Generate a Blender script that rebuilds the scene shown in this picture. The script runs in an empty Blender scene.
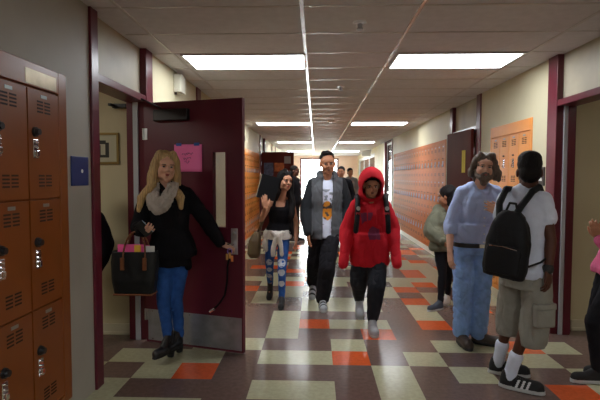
import bpy, bmesh, math, random
from mathutils import Vector, Matrix, noise
PI = math.pi
S = bpy.context.scene
C = S.collection
random.seed(7)
V = Vector

# ------------------------------------------------------------------ materials
def srgb(r, g, b):
    f = lambda c: (c/255/12.92) if c/255 <= .04045 else ((c/255+.055)/1.055)**2.4
    return (f(r), f(g), f(b), 1)

MATS = {}
def mat(name, col, rough=.6, metal=0, var=.0, vscale=8, bump=0, bscale=60, emit=0, coat=0, spec=.5, stretch=(1, 1, 1), trans=0):
    if name in MATS:
        return MATS[name]
    m = bpy.data.materials.new(name); m.use_nodes = True
    nt = m.node_tree; b = nt.nodes['Principled BSDF']
    b.inputs['Base Color'].default_value = col
    b.inputs['Roughness'].default_value = rough
    b.inputs['Metallic'].default_value = metal
    b.inputs['Specular IOR Level'].default_value = spec
    b.inputs['Coat Weight'].default_value = coat
    b.inputs['Transmission Weight'].default_value = trans
    if emit:
        b.inputs['Emission Color'].default_value = col
        b.inputs['Emission Strength'].default_value = emit
    if var or bump:
        tc = nt.nodes.new('ShaderNodeTexCoord'); mp = nt.nodes.new('ShaderNodeMapping')
        mp.inputs['Scale'].default_value = stretch
        nt.links.new(tc.outputs['Object'], mp.inputs['Vector'])
    if var:
        n = nt.nodes.new('ShaderNodeTexNoise'); n.inputs['Scale'].default_value = vscale
        n.inputs['Detail'].default_value = 5
        nt.links.new(mp.outputs[0], n.inputs['Vector'])
        r = nt.nodes.new('ShaderNodeValToRGB')
        lo = tuple(c*(1-var) for c in col[:3])+(1,); hi = tuple(min(1, c*(1+var)) for c in col[:3])+(1,)
        r.color_ramp.elements[0].color = lo; r.color_ramp.elements[0].position = .3
        r.color_ramp.elements[1].color = hi; r.color_ramp.elements[1].position = .7
        nt.links.new(n.outputs['Fac'], r.inputs['Fac'])
        nt.links.new(r.outputs['Color'], b.inputs['Base Color'])
    if bump:
        n2 = nt.nodes.new('ShaderNodeTexNoise'); n2.inputs['Scale'].default_value = bscale
        n2.inputs['Detail'].default_value = 3
        nt.links.new(mp.outputs[0], n2.inputs['Vector'])
        bp = nt.nodes.new('ShaderNodeBump'); bp.inputs['Strength'].default_value = bump
        bp.inputs['Distance'].default_value = .01
        nt.links.new(n2.outputs['Fac'], bp.inputs['Height'])
        nt.links.new(bp.outputs[0], b.inputs['Normal'])
    MATS[name] = m
    return m

WALL_R = mat('cream_paint', (.60, .545, .37, 1), .55, var=.07, vscale=1.6, bump=.05, bscale=90)
WALL_L = mat('dimmed_cream_paint', (.36, .335, .285, 1), .55, var=.09, vscale=1.6, bump=.05, bscale=90)  # same cream, with the dimness of the near left wall in its colour
ROOM = mat('yellow_cream_paint', (.60, .53, .34, 1), .6, var=.04, vscale=1.5)
TRANSOM = mat('scuffed_transom_board', (.46, .41, .30, 1), .5, var=.16, vscale=2.6)
PINKW = mat('pink_beige_paint', (.88, .66, .55, 1), .6)
BASEM = mat('cream_base_moulding', (.62, .56, .40, 1), .4)
MAROON = mat('maroon_gloss_paint', (.125, .012, .026, 1), .32, var=.12, vscale=3)
MAROOND = mat('maroon_door_paint', (.110, .011, .026, 1), .38, var=.18, vscale=2)
BROWND = mat('brown_door_paint', (.105, .020, .014, 1), .6, var=.2, vscale=2, spec=.12)
ALU = mat('brushed_aluminium', (.62, .63, .65, 1), .35, metal=.85)
ALUW = mat('pale_weather_strip', (.52, .54, .57, 1), .4)
STEEL = mat('scuffed_kick_steel', (.42, .44, .50, 1), .42, metal=.8, var=.2, vscale=9)
CHROME = mat('chrome', (.8, .8, .82, 1), .12, metal=1)
BLACKP = mat('black_plastic', (.010, .010, .011, 1), .35)
DARKSLOT = mat('dark_slot', (.03, .012, .006, 1), .8)
ORANGE = mat('dimmed_locker_enamel', (.25, .070, .012, 1), .30, var=.07, vscale=5, bump=.02, bscale=20)  # locker orange darkened to carry the dim light near the camera
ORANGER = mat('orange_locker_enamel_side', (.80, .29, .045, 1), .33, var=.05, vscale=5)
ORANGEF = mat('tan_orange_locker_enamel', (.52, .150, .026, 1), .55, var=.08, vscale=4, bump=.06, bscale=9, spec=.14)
PLATE = mat('pale_number_plate', (.35, .36, .33, 1), .35, metal=.4)
TILE = mat('ceiling_board', (.70, .70, .72, 1), .9, var=.05, vscale=14, bump=.15, bscale=160)
TBAR = mat('ceiling_grid_white', (.55, .53, .52, 1), .3)
TBARS = mat('ceiling_grid_shiny', (.85, .85, .86, 1), .22, metal=.6)
LAMP = mat('lamp_diffuser', (.91, .955, 1, 1), .5, emit=11.5)
PAPERW = mat('white_paper', (.75, .75, .72, 1), .8)
def glass_mat():
    m = bpy.data.materials.new('pane_glass'); m.use_nodes = True
    nt = m.node_tree; b = nt.nodes['Principled BSDF']
    out = nt.nodes['Material Output']
    t = nt.nodes.new('ShaderNodeBsdfTransparent'); t.inputs[0].default_value = (.93, .96, .95, 1)
    g = nt.nodes.new('ShaderNodeBsdfGlossy'); g.inputs['Roughness'].default_value = .03
    fr = nt.nodes.new('ShaderNodeFresnel'); mx = nt.nodes.new('ShaderNodeMixShader')
    nt.links.new(fr.outputs[0], mx.inputs[0]); nt.links.new(t.outputs[0], mx.inputs[1]); nt.links.new(g.outputs[0], mx.inputs[2])
    nt.links.new(mx.outputs[0], out.inputs['Surface']); nt.nodes.remove(b)
    return m
GLASS = glass_mat()

# ------------------------------------------------------------------ object helpers
def link(o, parent=None):
    C.objects.link(o)
    if parent: o.parent = parent
    return o
def tag(o, label, cat, group=None, kind=None):
    o['label'] = label
    if cat: o['category'] = cat
    if group: o['group'] = group
    if kind: o['kind'] = kind
    return o
def thing(name, label, cat, loc=(0, 0, 0), group=None, rot=(0, 0, 0)):
    o = bpy.data.objects.new(name, None); o.location = loc; o.rotation_euler = rot
    o.empty_display_size = .1
    C.objects.link(o)
    return tag(o, label, cat, group)
def obj(name, bm, mats, parent=None, smooth=False, bevel=0, origin=None):
    """bmesh given in the parent's frame -> one mesh object"""
    bmesh.ops.recalc_face_normals(bm, faces=bm.faces)
    me = bpy.data.meshes.new(name)
    if origin is not None:
        bmesh.ops.translate(bm, verts=bm.verts, vec=-V(origin))
    bm.to_mesh(me); bm.free()
    for m in (mats if isinstance(mats, (list, tuple)) else [mats]): me.materials.append(m)
    if smooth:
        for p in me.polygons: p.use_smooth = True
    o = bpy.data.objects.new(name, me)
    if origin is not None: o.location = origin
    link(o, parent)
    if bevel:
        b = o.modifiers.new('bevel', 'BEVEL'); b.width = bevel; b.segments = 2; b.limit_method = 'ANGLE'
    return o
def box(bm, x0, x1, y0, y1, z0, z1, mi=0, M=None):
    r = bmesh.ops.create_cube(bm, size=1)
    vs = r['verts']
    for v in vs:
        v.co = V(((x0+x1)/2+v.co.x*(x1-x0), (y0+y1)/2+v.co.y*(y1-y0), (z0+z1)/2+v.co.z*(z1-z0)))
        if M: v.co = M @ v.co
    for f in {f for v in vs for f in v.link_faces}: f.material_index = mi
    return vs
def boxes(lst):
    bm = bmesh.new()
    for b in lst: box(bm, *b)
    return bm
def cyl(bm, p0, p1, r0, r1=None, seg=16, mi=0):
    r1 = r0 if r1 is None else r1
    p0, p1 = V(p0), V(p1); d = p1-p0; L = d.length
    M = Matrix.Translation((p0+p1)/2) @ d.to_track_quat('Z', 'Y').to_matrix().to_4x4()
    r = bmesh.ops.create_cone(bm, cap_ends=True, segments=seg, radius1=r0, radius2=r1, depth=L, matrix=M)
    for f in {f for v in r['verts'] for f in v.link_faces}: f.material_index = mi
def ball(bm, c, r, mi=0, sub=2, rot=None):
    M = Matrix.Translation(V(c))
    if rot is not None: M = M @ rot.to_4x4()
    r = (r, r, r) if not hasattr(r, '__len__') else r
    M = M @ Matrix.Diagonal((*r, 1))
    q = bmesh.ops.create_icosphere(bm, subdivisions=sub, radius=1, matrix=M)
    for f in {f for v in q['verts'] for f in v.link_faces}: f.material_index = mi
def polytube(bm, pts, r, seg=8, mi=0):
    for a, b in zip(pts, pts[1:]):
        cyl(bm, a, b, r, seg=seg, mi=mi)
    for p in pts[1:-1]: ball(bm, p, r*.999, mi, 1)
def struct(name, bm, mats, bevel=0, label=None, **k):
    o = obj(name, bm, mats, bevel=bevel, **k); o['kind'] = 'structure'
    if label: o['label'] = label
    return o

H = 2.66           # ceiling height
XL, XR = -1.55, 2.28
YN, YF = -10.0, 26.0
# ------------------------------------------------------------------ floor: 12 inch vinyl tiles
TS = .3048; TX0 = .1426; TY0 = 5.2702       # tile corner; row j lies between TY0-j*TS and TY0-(j+1)*TS
cream = {(0, -2), (0, 3), (1, -2), (1, 0), (1, 1), (2, -2), (3, -3), (3, -4), (3, 0), (3, 3), (3, 4), (4, -2), (4, -1), (4, 2),
         (4, 5), (3, 6), (5, 1), (5, 3), (6, -2), (6, -1), (6, 1), (5, 6), (6, 6), (6, 7), (7, -5), (7, -6), (7, 0), (7, 3),
         (4, -5), (4, -4), (5, -5), (4, -6), (6, -6), (6, -7), (-1, 0), (-1, -1), (-2, 0), (-2, 1), (-1, 1), (-3, 2), (-4, 2), (-6, 3), (-5, 3),
         (-3, 4), (-7, 5), (-8, 6), (-6, -4), (-6, -3), (-6, -2), (-6, 0), (-6, 1), (-9, 1), (-9, 2), (-8, 2), (-10, 4), (-11, 4), (7, -4), (7, 1)}
orange = {(1, -1), (1, 3), (2, 1), (4, 0), (5, -4), (3, 5), (6, 5), (-2, 3), (-5, 4), (-8, 4), (-15, 5), (-9, -4), (-12, 4), (-9, -3), (-12, -3)}
brown_rows = range(0, 8)
bm = bmesh.new()
rt = random.Random(11)
vc = {}
def gv(i, j):
    if (i, j) not in vc: vc[(i, j)] = bm.verts.new((TX0+i*TS, TY0-j*TS, 0))
    return vc[(i, j)]
for j in range(-70, 52):
    for i in range(-20, 21):
        k = (j, i); q = rt.random()
        if k in cream: mi = 1
        elif k in orange: mi = 2
        elif j in brown_rows and -6 < i < 8: mi = 0
        else: mi = 1 if q < .30 else (2 if q < .40 else 0)
        f = bm.faces.new((gv(i, j+1), gv(i+1, j+1), gv(i+1, j), gv(i, j))); f.material_index = mi
def floor_mat(name, col, dark):
    m = mat(name, col, .20, var=dark, vscale=30, bump=.035, bscale=5, spec=.5)
    return m
struct('floor', bm, [floor_mat('brown_floor_tile', (.150, .095, .078, 1), .14),
                     floor_mat('cream_floor_tile', (.44, .42, .27, 1), .10),
                     floor_mat('orange_floor_tile', (.62, .10, .025, 1), .12)])
bm = boxes([(-7, 7, -11, 27.5, -.3, -.01)])
struct('floor_slab', bm, mat('concrete', (.3, .3, .3, 1), .9))
bm = boxes([(-30, -7, -10, 60, -.35, -.05), (7, 40, -10, 60, -.35, -.05), (-7, 7, 27.5, 60, -.35, -.05)])
struct('ground_outside', bm, mat('sunlit_paving', (.6, .58, .54, 1), .9, var=.1))

# ------------------------------------------------------------------ ceiling
bm = boxes([(-6, 6, YN, YF+.3, H, H+.15)])
# T-bar grid
box(bm, -.113, -.087, YN, YF, H-.008, H+.001, 2)
box(bm, .697, .723, YN, YF, H-.008, H+.001, 2)
for x in (-1.345, 1.965): box(bm, x-.012, x+.012, YN, YF, H-.006, H+.001, 1)
y = 4.49-.6096*23
while y < YF:
    for x0, x1 in ((XL, -1.357), (-1.333, -.113), (-.087, .697), (.723, 1.953), (1.977, XR)):
        box(bm, x0, x1, y-.011, y+.011, H-.005, H+.001, 1)
    y += .6096
struct('ceiling', bm, [TILE, TBAR, TBARS])

# ------------------------------------------------------------------ walls
T = .17
def wall(name, lst, m):
    for b in lst: struct(name, boxes([b]), m)
def wall_boxes(side, spans, z0=0, z1=H):
    x0, x1 = ((XL-T, XL) if side == 'l' else (XR, XR+T))
    return [(x0, x1, a, b, z0, z1) for a, b in spans]
# left: doorway 3.38-4.28, doorway 13.3-14.25
HD = 2.215
wall_list = (wall_boxes('l', [(YN, 1.2)]) +
           wall_boxes('l', [(1.2, 2.915)], 2.125, H) + wall_boxes('l', [(1.2, 2.915)], 0, .10) +
           wall_boxes('l', [(2.915, 3.24)]))
wall('wall_left', wall_list, WALL_L)
wall_list = (wall_boxes('l', [(4.45, 10.2)]) + wall_boxes('l', [(10.2, 12.95)], 2.13, H) + wall_boxes('l', [(10.2, 12.95)], 0, .1) +
           wall_boxes('l', [(12.95, 13.1), (14.45, YF)]))
wall('wall_left_far', wall_list, WALL_R)
wall_list = ([(XL-.10, XL-.04, 3.38, 4.29, HD, H), (XL-.10, XL-.04, 13.25, 14.3, HD, H)])
wall('wall_left_transom', wall_list, TRANSOM)
# right: doorway 3.5-4.58, doorway 6.84-8.0, glazed doorway 14.3-15.9, glazed opening widened toward the end for extra daylight
RS = 5.11, 6.31
wall_list = (wall_boxes('r', [(YN, 2.85)]) + wall_boxes('r', [(4.76, 5.11), (6.31, 6.68)]) +
           wall_boxes('r', [(5.11, 6.31)], 2.14, H) + wall_boxes('r', [(5.11, 6.31)], 0, .1))
wall('wall_right', wall_list, WALL_R)
wall_list = (wall_boxes('r', [(8.17, 8.42), (14.0, 14.3), (15.9, 18.6), (25.4, YF)]) +
           wall_boxes('r', [(8.42, 14.0)], 2.17, H) + wall_boxes('r', [(8.42, 14.0)], 0, .1) +
           wall_boxes('r', [(18.6, 25.4)], 2.45, H))
wall('wall_right_far', wall_list, WALL_R)
wall_list = ([(XR+.04, XR+.10, 2.98, 4.6, HD, H), (XR+.04, XR+.10, 6.82, 8.02, HD, H)])
wall('wall_right_transom', wall_list, TRANSOM)
# end walls
wall_list = ([(XL-T, -.86, YF, YF+.2, 0, H), (1.23, XR+T, YF, YF+.2, 0, H), (-.86, 1.23, YF, YF+.2, 2.52, H)])
wall('wall_end', wall_list, PINKW)
wall_list = ([(-6, 6, YN-.2, YN, 0, H)])
wall('wall_behind', wall_list, WALL_R)
# classroom shells seen through the two near doorways
wall_list = ([(-5.2, XL-T, 4.42, 4.56, 0, H), (-5.34, -5.2, .4, 4.56, 0, H), (-5.2, XL-T-.3, .4, .54, 0, H)])
wall('wall_room_left', wall_list, ROOM)
wall_list = ([(XR+T, 5.2, 4.72, 4.86, 0, H), (5.2, 5.34, .4, 4.86, 0, H), (XR+T, 5.2, .4, .54, 0, H)])
wall('wall_room_right', wall_list, ROOM)
# room behind the far left and far right doorways
wall_list = ([(XR+T, 4.6, 8.2, 8.3, 0, H), (XR+T, 4.6, 6.5, 6.6, 0, H), (4.6, 4.7, 6.5, 8.3, 0, H),
            (-4.2, XL-T, 14.5, 14.6, 0, H), (-4.2, XL-T, 13.0, 13.08, 0, H), (-4.3, -4.2, 13.0, 14.6, 0, H)])
wall('wall_side_rooms', wall_list, ROOM)

def baseboard(name, lst):
    struct(name, boxes(lst), BASEM, bevel=.004)
baseboard('baseboard_room_left', [(-5.2, XL-T, 4.40, 4.42, 0, .105), (-5.2, XL-T, 4.394, 4.42, 0, .03)])
baseboard('baseboard_room_right', [(XR+T+.07, 5.2, 4.70, 4.72, 0, .105), (XR+T+.07, 5.2, 4.694, 4.72, 0, .03)])
baseboard('baseboard_right', [(XR-.012, XR, 8.17, 14.3, 0, .1), (XR-.012, XR, 4.76, 6.68, 0, .1), (XR-.012, XR, 15.9, 18.6, 0, .1)])
baseboard('baseboard_left', [(XL, XL+.012, 4.45, 6.1, 0, .1), (XL, XL+.012, 6.4, 13.0, 0, .1), (XL, XL+.012, 14.5, 25.9, 0, .1)])

# ------------------------------------------------------------------ maroon posts and frames (trim)
def post(n, side, y0, y1, z1=H, m=MAROON, proud=.018):
    x0, x1 = ((XL-T, XL+proud) if side == 'l' else (XR-proud, XR+T))
    struct('trim_%d' % n, boxes([(x0, x1, y0, y1, 0, z1)]), m, bevel=.004)
post(1, 'l', 3.232, 3.338)
post(2, 'l', 4.285, 4.455)
post(3, 'l', 6.14, 6.34)
post(4, 'r', 4.585, 4.765)
post(5, 'r', 6.68, 6.84)
post(6, 'r', 8.02, 8.17)
post(7, 'l', 13.1, 13.26); post(8, 'l', 14.3, 14.45)
post(9, 'r', 14.25, 14.4, m=MAROON); post(10, 'r', 15.75, 15.9)
post(11, 'l', 16.6, 16.75); post(12, 'l', 18.0, 18.15)
post(19, 'r', 2.85, 3.0)
def header(n, side, y0, y1, z0=2.175, z1=2.235, m=MAROON, d=.012):
    x0, x1 = ((XL-T, XL+d) if side == 'l' else (XR-d, XR+T))
    struct('trim_%d' % n, boxes([(x0, x1, y0, y1, z0, z1)]), m, bevel=.004)
header(13, 'l', 3.338, 4.285)
header(14, 'r', 3.0, 4.585)
header(15, 'r', 6.84, 8.02, 2.19, 2.24, ALU)
header(16, 'l', 13.26, 14.3)
# jamb linings: maroon stop with a pale weather strip, seen end-on in both near openings
struct('trim_17', boxes([(XL-.105, XL-.062, 4.262, 4.287, 0, 2.175, 0)]), [ALUW], bevel=.003)
struct('trim_18', boxes([(2.366, 2.431, 4.560, 4.588, 0, 2.175, 0), (2.329, 2.366, 4.566, 4.588, 0, 2.175, 1)]), [MAROON, ALUW], bevel=.003)

# ------------------------------------------------------------------ end doors and glazing
def glazed(name, n, side_y, x0, x1, z1, panels, axis='x', fr=MAROON, bw=.07):
    """glazed opening; axis x: lies in the plane y=side_y, axis y: in the plane x=side_y"""
    root = bpy.data.objects.new(name, None); C.objects.link(root); root['kind'] = 'structure'
    def B(bm, a0, a1, c0, c1, z0, z1_):
        if axis == 'x': box(bm, a0, a1, side_y+c0, side_y+c1, z0, z1_)
        else: box(bm, side_y+c0, side_y+c1, a0, a1, z0, z1_)
    bm = bmesh.new()
    B(bm, x0, x0+bw, -.05, .05, 0, z1); B(bm, x1-bw, x1, -.05, .05, 0, z1); B(bm, x0+bw, x1-bw, -.05, .05, z1-bw, z1)
    obj('door_frame', bm, fr, root, bevel=.004)
    a, b = x0+bw, x1-bw; w = (b-a)/panels
    for k in range(panels):
        p0, p1 = a+k*w+.004, a+(k+1)*w-.004
        bm = bmesh.new(); s = .05
        B(bm, p0, p0+s, -.022, .022, .01, z1-bw-.005); B(bm, p1-s, p1, -.022, .022, .01, z1-bw-.005)
        B(bm, p0+s, p1-s, -.022, .022, z1-bw-.06, z1-bw-.005); B(bm, p0+s, p1-s, -.022, .022, .01, .2); B(bm, p0+s, p1-s, -.022, .022, .98, 1.04)
        leaf = obj('door_leaf', bm, ALU if fr is not MAROON else PAPERW, root)
        bm = bmesh.new(); B(bm, p0+s, p1-s, -.003, .003, .2, .98); B(bm, p0+s, p1-s, -.003, .003, 1.04, z1-bw-.06)
        obj('glass_pane', bm, GLASS, leaf)
    return root
glazed('door_1', 1, YF+.05, -.86, 1.23, 2.52, 2)
glazed('door_2', 2, XR+.06, 18.6, 25.4, 2.45, 3, axis='y', fr=ALU)  # far span added so that daylight reaches the end wall
glazed('door_3', 3, XR+.06, 14.4, 15.75, H, 1, axis='y', fr=BROWND)
wall_list = ([(XR+T, 4.0, 14.2, 14.3, 0, H), (XR+T, 4.0, 15.9, 16.0, 0, H), (4.0, 4.1, 14.2, 16.0, 0, H)])
wall('wall_side_hall', wall_list, WALL_R)
# outer edges of the rooms: closing blocks so daylight only enters by the glazing
wall_list = ([(-6.1, -5.9, YN, YF, 0, H), (5.9, 6.1, YN, 18.0, 0, H), (XR+T, 6.0, 17.9, 18.05, 0, H)])
wall('wall_outer', wall_list, WALL_R)

# ------------------------------------------------------------------ troffers
def ceiling_light(x0, x1, y, label, group='fluorescent ceiling troffers'):
    t = thing('ceiling_light', label, 'ceiling light', ((x0+x1)/2, y+.3048, H), group)
    w, d = (x1-x0)/2, .3048
    bm = bmesh.new()
    for b in ((-w, w, -d, -d+.022), (-w, w, d-.022, d), (-w, -w+.022, -d+.022, d-.022), (w-.022, w, -d+.022, d-.022)):
        box(bm, b[0], b[1], b[2], b[3], -.016, -.001)
    obj('frame', bm, TBAR, t)
    obj('diffuser', boxes([(-w+.022, w-.022, -d+.022, d-.022, -.012, -.003)]), LAMP, t)
    return t
for y in (-1.0, -6.49):  # unseen panels added as frontal fill for the near figures
    for x0, x1, sd in ((-1.30, -.10, 'left'), (.75, 1.96, 'right')):
        ceiling_light(x0, x1, y, 'added unseen fill light panel behind the camera, %s row, %s' % (sd, 'just behind' if y > -2 else 'farther back'))
names = ['nearest', 'second', 'third', 'fourth']
for k in range(4):
    y = 4.49+5.49*k
    ceiling_light(-1.285, -.10, y, 'lit white rectangular ceiling panel, %s from the camera in the left row' % names[k])
    ceiling_light(0.75, 1.935, y, 'lit white rectangular ceiling panel, %s from the camera in the right row' % names[k])

# small ceiling fittings
def sprinkler(x, y, label):
    t = thing('sprinkler_head', label, 'sprinkler', (x, y, H), 'ceiling sprinkler heads')
    bm = bmesh.new(); cyl(bm, (0, 0, -.012), (0, 0, 0), .045, .05, 24); obj('escutcheon', bm, ALU, t, smooth=False)
    bm = bmesh.new(); cyl(bm, (0, 0, -.045), (0, 0, -.012), .012, .016, 12); cyl(bm, (0, 0, -.055), (0, 0, -.045), .026, .024, 16)
    for s in (-1, 1): cyl(bm, (s*.012, 0, -.05), (s*.018, 0, -.012), .003, seg=8)
    obj('nozzle', bm, STEEL, t)
sprinkler(.325, 3.62, 'small metal sprinkler head in the ceiling strip nearest the camera')
sprinkler(.315, 6.15, 'smaller farther metal sprinkler head just past the nearest pair of light panels')
t = thing('smoke_detector', 'round white smoke detector on the ceiling above the walking students', 'smoke detector', (.30, 9.75, H))
bm = bmesh.new(); cyl(bm, (0, 0, -.03), (0, 0, 0), .06, .075, 32); obj('base', bm, PAPERW, t)
bm = bmesh.new(); cyl(bm, (0, 0, -.05), (0, 0, -.03), .035, .05, 32); obj('sensor_cap', bm, ALU, t)
t = thing('wall_speaker', 'small white box high on the left wall above the open maroon door', 'speaker', (XL, 5.25, 2.525))
obj('case', boxes([(0, .085, -.09, .09, -.10, .095)]), mat('ivory_plastic', (.62, .6, .5, 1), .5), t, bevel=.01)
obj('conduit_stub', boxes([(.01, .03, -.07, -.05, -.125, -.10)]), BLACKP, t)
t = thing('fire_alarm', 'small dark alarm fixture on the left wall above the far orange lockers', 'alarm', (XL-.004, 9.9, 2.31))
obj('case', boxes([(0, .06, -.07, .07, -.07, .07)]), mat('dark_red_plastic', (.05, .01, .01, 1), .4), t, bevel=.008)
obj('horn', boxes([(.06, .075, -.045, .045, -.045, .045)]), BLACKP, t)
t = thing('exit_sign', 'small white sign box jutting from the right wall beside the bright glazed doors', 'sign', (XR, 19.5, 2.62))
obj('bracket', boxes([(-.22, 0, -.01, .01, -.03, -.01)]), ALU, t)
obj('sign_box', boxes([(-.42, -.04, -.04, .04, -.27, -.03)]), mat('white_sign_plastic', (.85, .85, .83, 1), .5), t, bevel=.008)

# ------------------------------------------------------------------ wall plates, picture
t = thing('wall_plate', 'blue rectangular plate on the wall between the near lockers and the maroon doorpost', 'wall plate', (XL, 3.07, 1.54))
obj('plate', boxes([(0, .008, -.112, .112, -.095, .095)]), mat('blue_plastic', (.012, .03, .16, 1), .4), t, bevel=.003)
bm = bmesh.new(); cyl(bm, (.008, 0.02, .0), (.011, 0.02, .0), .012, seg=16); obj('button', bm, PAPERW, t)
t = thing('room_sign', 'small dark sign plate with a white mark beside the right doorpost', 'sign', (XR, 4.945, 1.515))
obj('plate', boxes([(-.01, 0, -.135, .135, -.095, .095)]), mat('dark_sign', (.018, .010, .010, 1), .4), t, bevel=.003)
bm = boxes([(-.013, -.01, -.09, .02, -.045, -.02), (-.013, -.01, -.075, 0.0, -.02, .0)])
for p in ((-.012, -.03, .035), (-.012, -.055, .015), (-.012, .0, .02)): ball(bm, p, (.002, .022, .020))
obj('white_mark', bm, PAPERW, t)
GOLD = mat('gold_frame', (.28, .19, .06, 1), .35, metal=.5)
t = thing('framed_picture', 'gold framed picture of an arched building on the yellow wall inside the left doorway', 'picture', (-2.06, 4.42, 1.768))
w, h = .215, .147
bm = boxes([(-w, w, -.02, 0, h-.022, h), (-w, w, -.02, 0, -h, -h+.022), (-w, -w+.022, -.02, 0, -h+.022, h-.022), (w-.022, w, -.02, 0, -h+.022, h-.022)])
obj('frame', bm, GOLD, t, bevel=.004)
obj('mount', boxes([(-w+.022, w-.022, -.008, 0, -h+.022, h-.022)]), mat('cream_mount', (.55, .52, .38, 1), .7), t)
bm = boxes([(-.12, .12, -.0095, -.008, -.085, -.06), (-.12, -.085, -.0095, -.008, -.06, .04), (.085, .12, -.0095, -.008, -.06, .04),
            (-.03, -.01, -.0095, -.008, -.06, .03), (.02, .04, -.0095, -.008, -.06, .03), (-.12, .12, -.0095, -.008, .04, .055), (-.09, .09, -.0095, -.008, .055, .075)])
obj('print', bm, mat('dark_print_ink', (.035, .035, .03, 1), .7), t)
# door closer inside left opening
t = thing('door_closer', 'dark metal door closer bracket inside the top of the left doorway', 'door closer', (-1.86, 4.425, 2.16))
obj('bracket', boxes([(-.03, .10, -.05, 0, -.02, .02), (-.03, 0, -.14, -.05, -.012, .012)]), BLACKP, t, bevel=.004)

# ------------------------------------------------------------------ lockers
def louvre(bm, cx_, cz, w, n, pitch, mi, side, x):
    for k in range(n):
        for s in (-1, 1):
            z = cz+(k-(n-1)/2)*pitch
            box(bm, min(x, x+side*.0022), max(x, x+side*.0022), cx_+s*w*.55-w*.42, cx_+s*w*.55+w*.42, z-.0045, z+.0045, mi)
def locker_bank(label, side, y0, y1, z0, z1, cols, tiers, m, group=None, top=.13, detail=True, frame_w=.09, knob=True, dial_at=None, near=False):
    """side +1: faces +x (left wall) ; -1: faces -x (right wall)"""
    x = XL if side > 0 else XR
    root = thing('locker_bank', label, 'lockers', (x, (y0+y1)/2, z0), group)
    oy = (y0+y1)/2
    def bx(a, b): return (min(a, b), max(a, b))
    # carcass: back box and face frame
    bm = bmesh.new()
    a, b = bx(-side*.30, -side*.012); box(bm, a, b, y0-oy+.01, y1-oy-.01, 0.004, z1-z0-.006)
    a, b = bx(-side*.02, side*.006)
    box(bm, a, b, y0-oy, y0-oy+frame_w, 0.002, z1-z0); box(bm, a, b, y1-oy-frame_w, y1-oy, 0.002, z1-z0)
    box(bm, a, b, y0-oy+frame_w, y1-oy-frame_w, z1-z0-top, z1-z0); box(bm, a, b, y0-oy+frame_w, y1-oy-frame_w, 0.002, .05)
    obj('carcass', bm, m, root, bevel=.004 if detail else 0)
    ys0, ys1 = y0-oy+frame_w, y1-oy-frame_w
    zb, zt = .055, z1-z0-top-.006
    cw = (ys1-ys0)/cols; th = (zt-zb)/tiers
    proto = None
    for i in range(cols):
        for k in range(tiers):
            cy_ = ys0+(i+.5)*cw; cz = zb+(k+.5)*th
            if proto is None:
                w, h = cw/2-.006, th/2-.006
                bm = bmesh.new(); a, b = bx(-side*.012, side*.004)
                box(bm, a, b, -w, w, -h, h)
                xs = side*.0035
                louvre(bm, 0, h*.70, cw*.21, 4 if detail else 3, .019, 1, side, xs)
                louvre(bm, 0, -h*.68, cw*.21, 4 if detail else 3, .019, 1, side, xs)
                d = obj('door', bm, [m, DARKSLOT], root)
                bm = bmesh.new(); a, b = bx(side*.004, side*.007); box(bm, a, b, -.03, .03, h*.90-.011, h*.90+.008)
                obj('number_plate', bm, PLATE, d, bevel=.002)
                dy = (-side)*w*.0-.03 if dial_at is None else dial_at*w
                bm = bmesh.new(); dk = 1 if near else .32; cyl(bm, (side*.004, dy, h*.22), (side*.016, dy, h*.22), .028*dk, .026*dk, 20, 0); cyl(bm, (side*.016, dy, h*.22), (side*(.016+.018*dk), dy, h*.22), .021*dk, .017*dk, 20, 0)
                o2 = obj('dial_lock', bm, BLACKP, d, smooth=False)
                bm = bmesh.new()
                a, b = bx(side*.004, side*.010); box(bm, a, b, dy-.022, dy+.022, -h*.26, h*.08)
                for q in range(4):
                    cyl(bm, (side*.011, dy-.014, h*.04-q*h*.085), (side*.013, dy+.014, h*.01-q*h*.085), .006, seg=8)
                a, b = bx(side*.010, side*.024); box(bm, a, b, dy-.012, dy+.012, -h*.22, -h*.12)
                obj('handle', bm, CHROME if detail else STEEL, d, bevel=.003)
                d.location = (0, cy_, cz)
                proto = d; kids = list(d.children)
            else:
                c = proto.copy(); C.objects.link(c); c.parent = root; c.location = (0, cy_, cz)
                for ch in kids:
                    e = ch.copy(); C.objects.link(e); e.parent = c
    return root
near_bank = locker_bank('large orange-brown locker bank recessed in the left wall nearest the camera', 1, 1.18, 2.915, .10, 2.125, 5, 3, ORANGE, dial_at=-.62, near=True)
# pale shiny patch on the header
bm = boxes([(.0062, .0075, 2.50-2.0475, 2.80-2.0475, 1.905, 1.985)])
obj('header_plate', bm, mat('pale_locker_plate', (.45, .36, .22, 1), .3, metal=.3, var=.25, vscale=9), near_bank)
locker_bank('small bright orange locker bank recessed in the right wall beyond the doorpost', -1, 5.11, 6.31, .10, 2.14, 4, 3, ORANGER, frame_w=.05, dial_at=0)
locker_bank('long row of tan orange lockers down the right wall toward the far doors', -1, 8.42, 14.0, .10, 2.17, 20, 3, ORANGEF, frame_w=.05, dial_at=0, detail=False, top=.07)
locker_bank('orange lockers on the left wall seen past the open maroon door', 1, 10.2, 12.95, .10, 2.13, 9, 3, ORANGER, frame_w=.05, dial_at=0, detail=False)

# ------------------------------------------------------------------ big open maroon door (left)
def leaf_matrix(hinge, end):
    d = V(end)-V(hinge); ang = math.atan2(d.y, d.x)
    return ang, d.length
hx, hy, ex, ey = -1.53, 4.20, -.608, 3.93
ang, L = leaf_matrix((hx, hy, 0), (ex, ey, 0))
door = thing('open_door', 'open maroon door with a narrow window and steel kickplate, pink paper taped on it', 'door', (hx, hy, .012), rot=(0, 0, ang))
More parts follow.
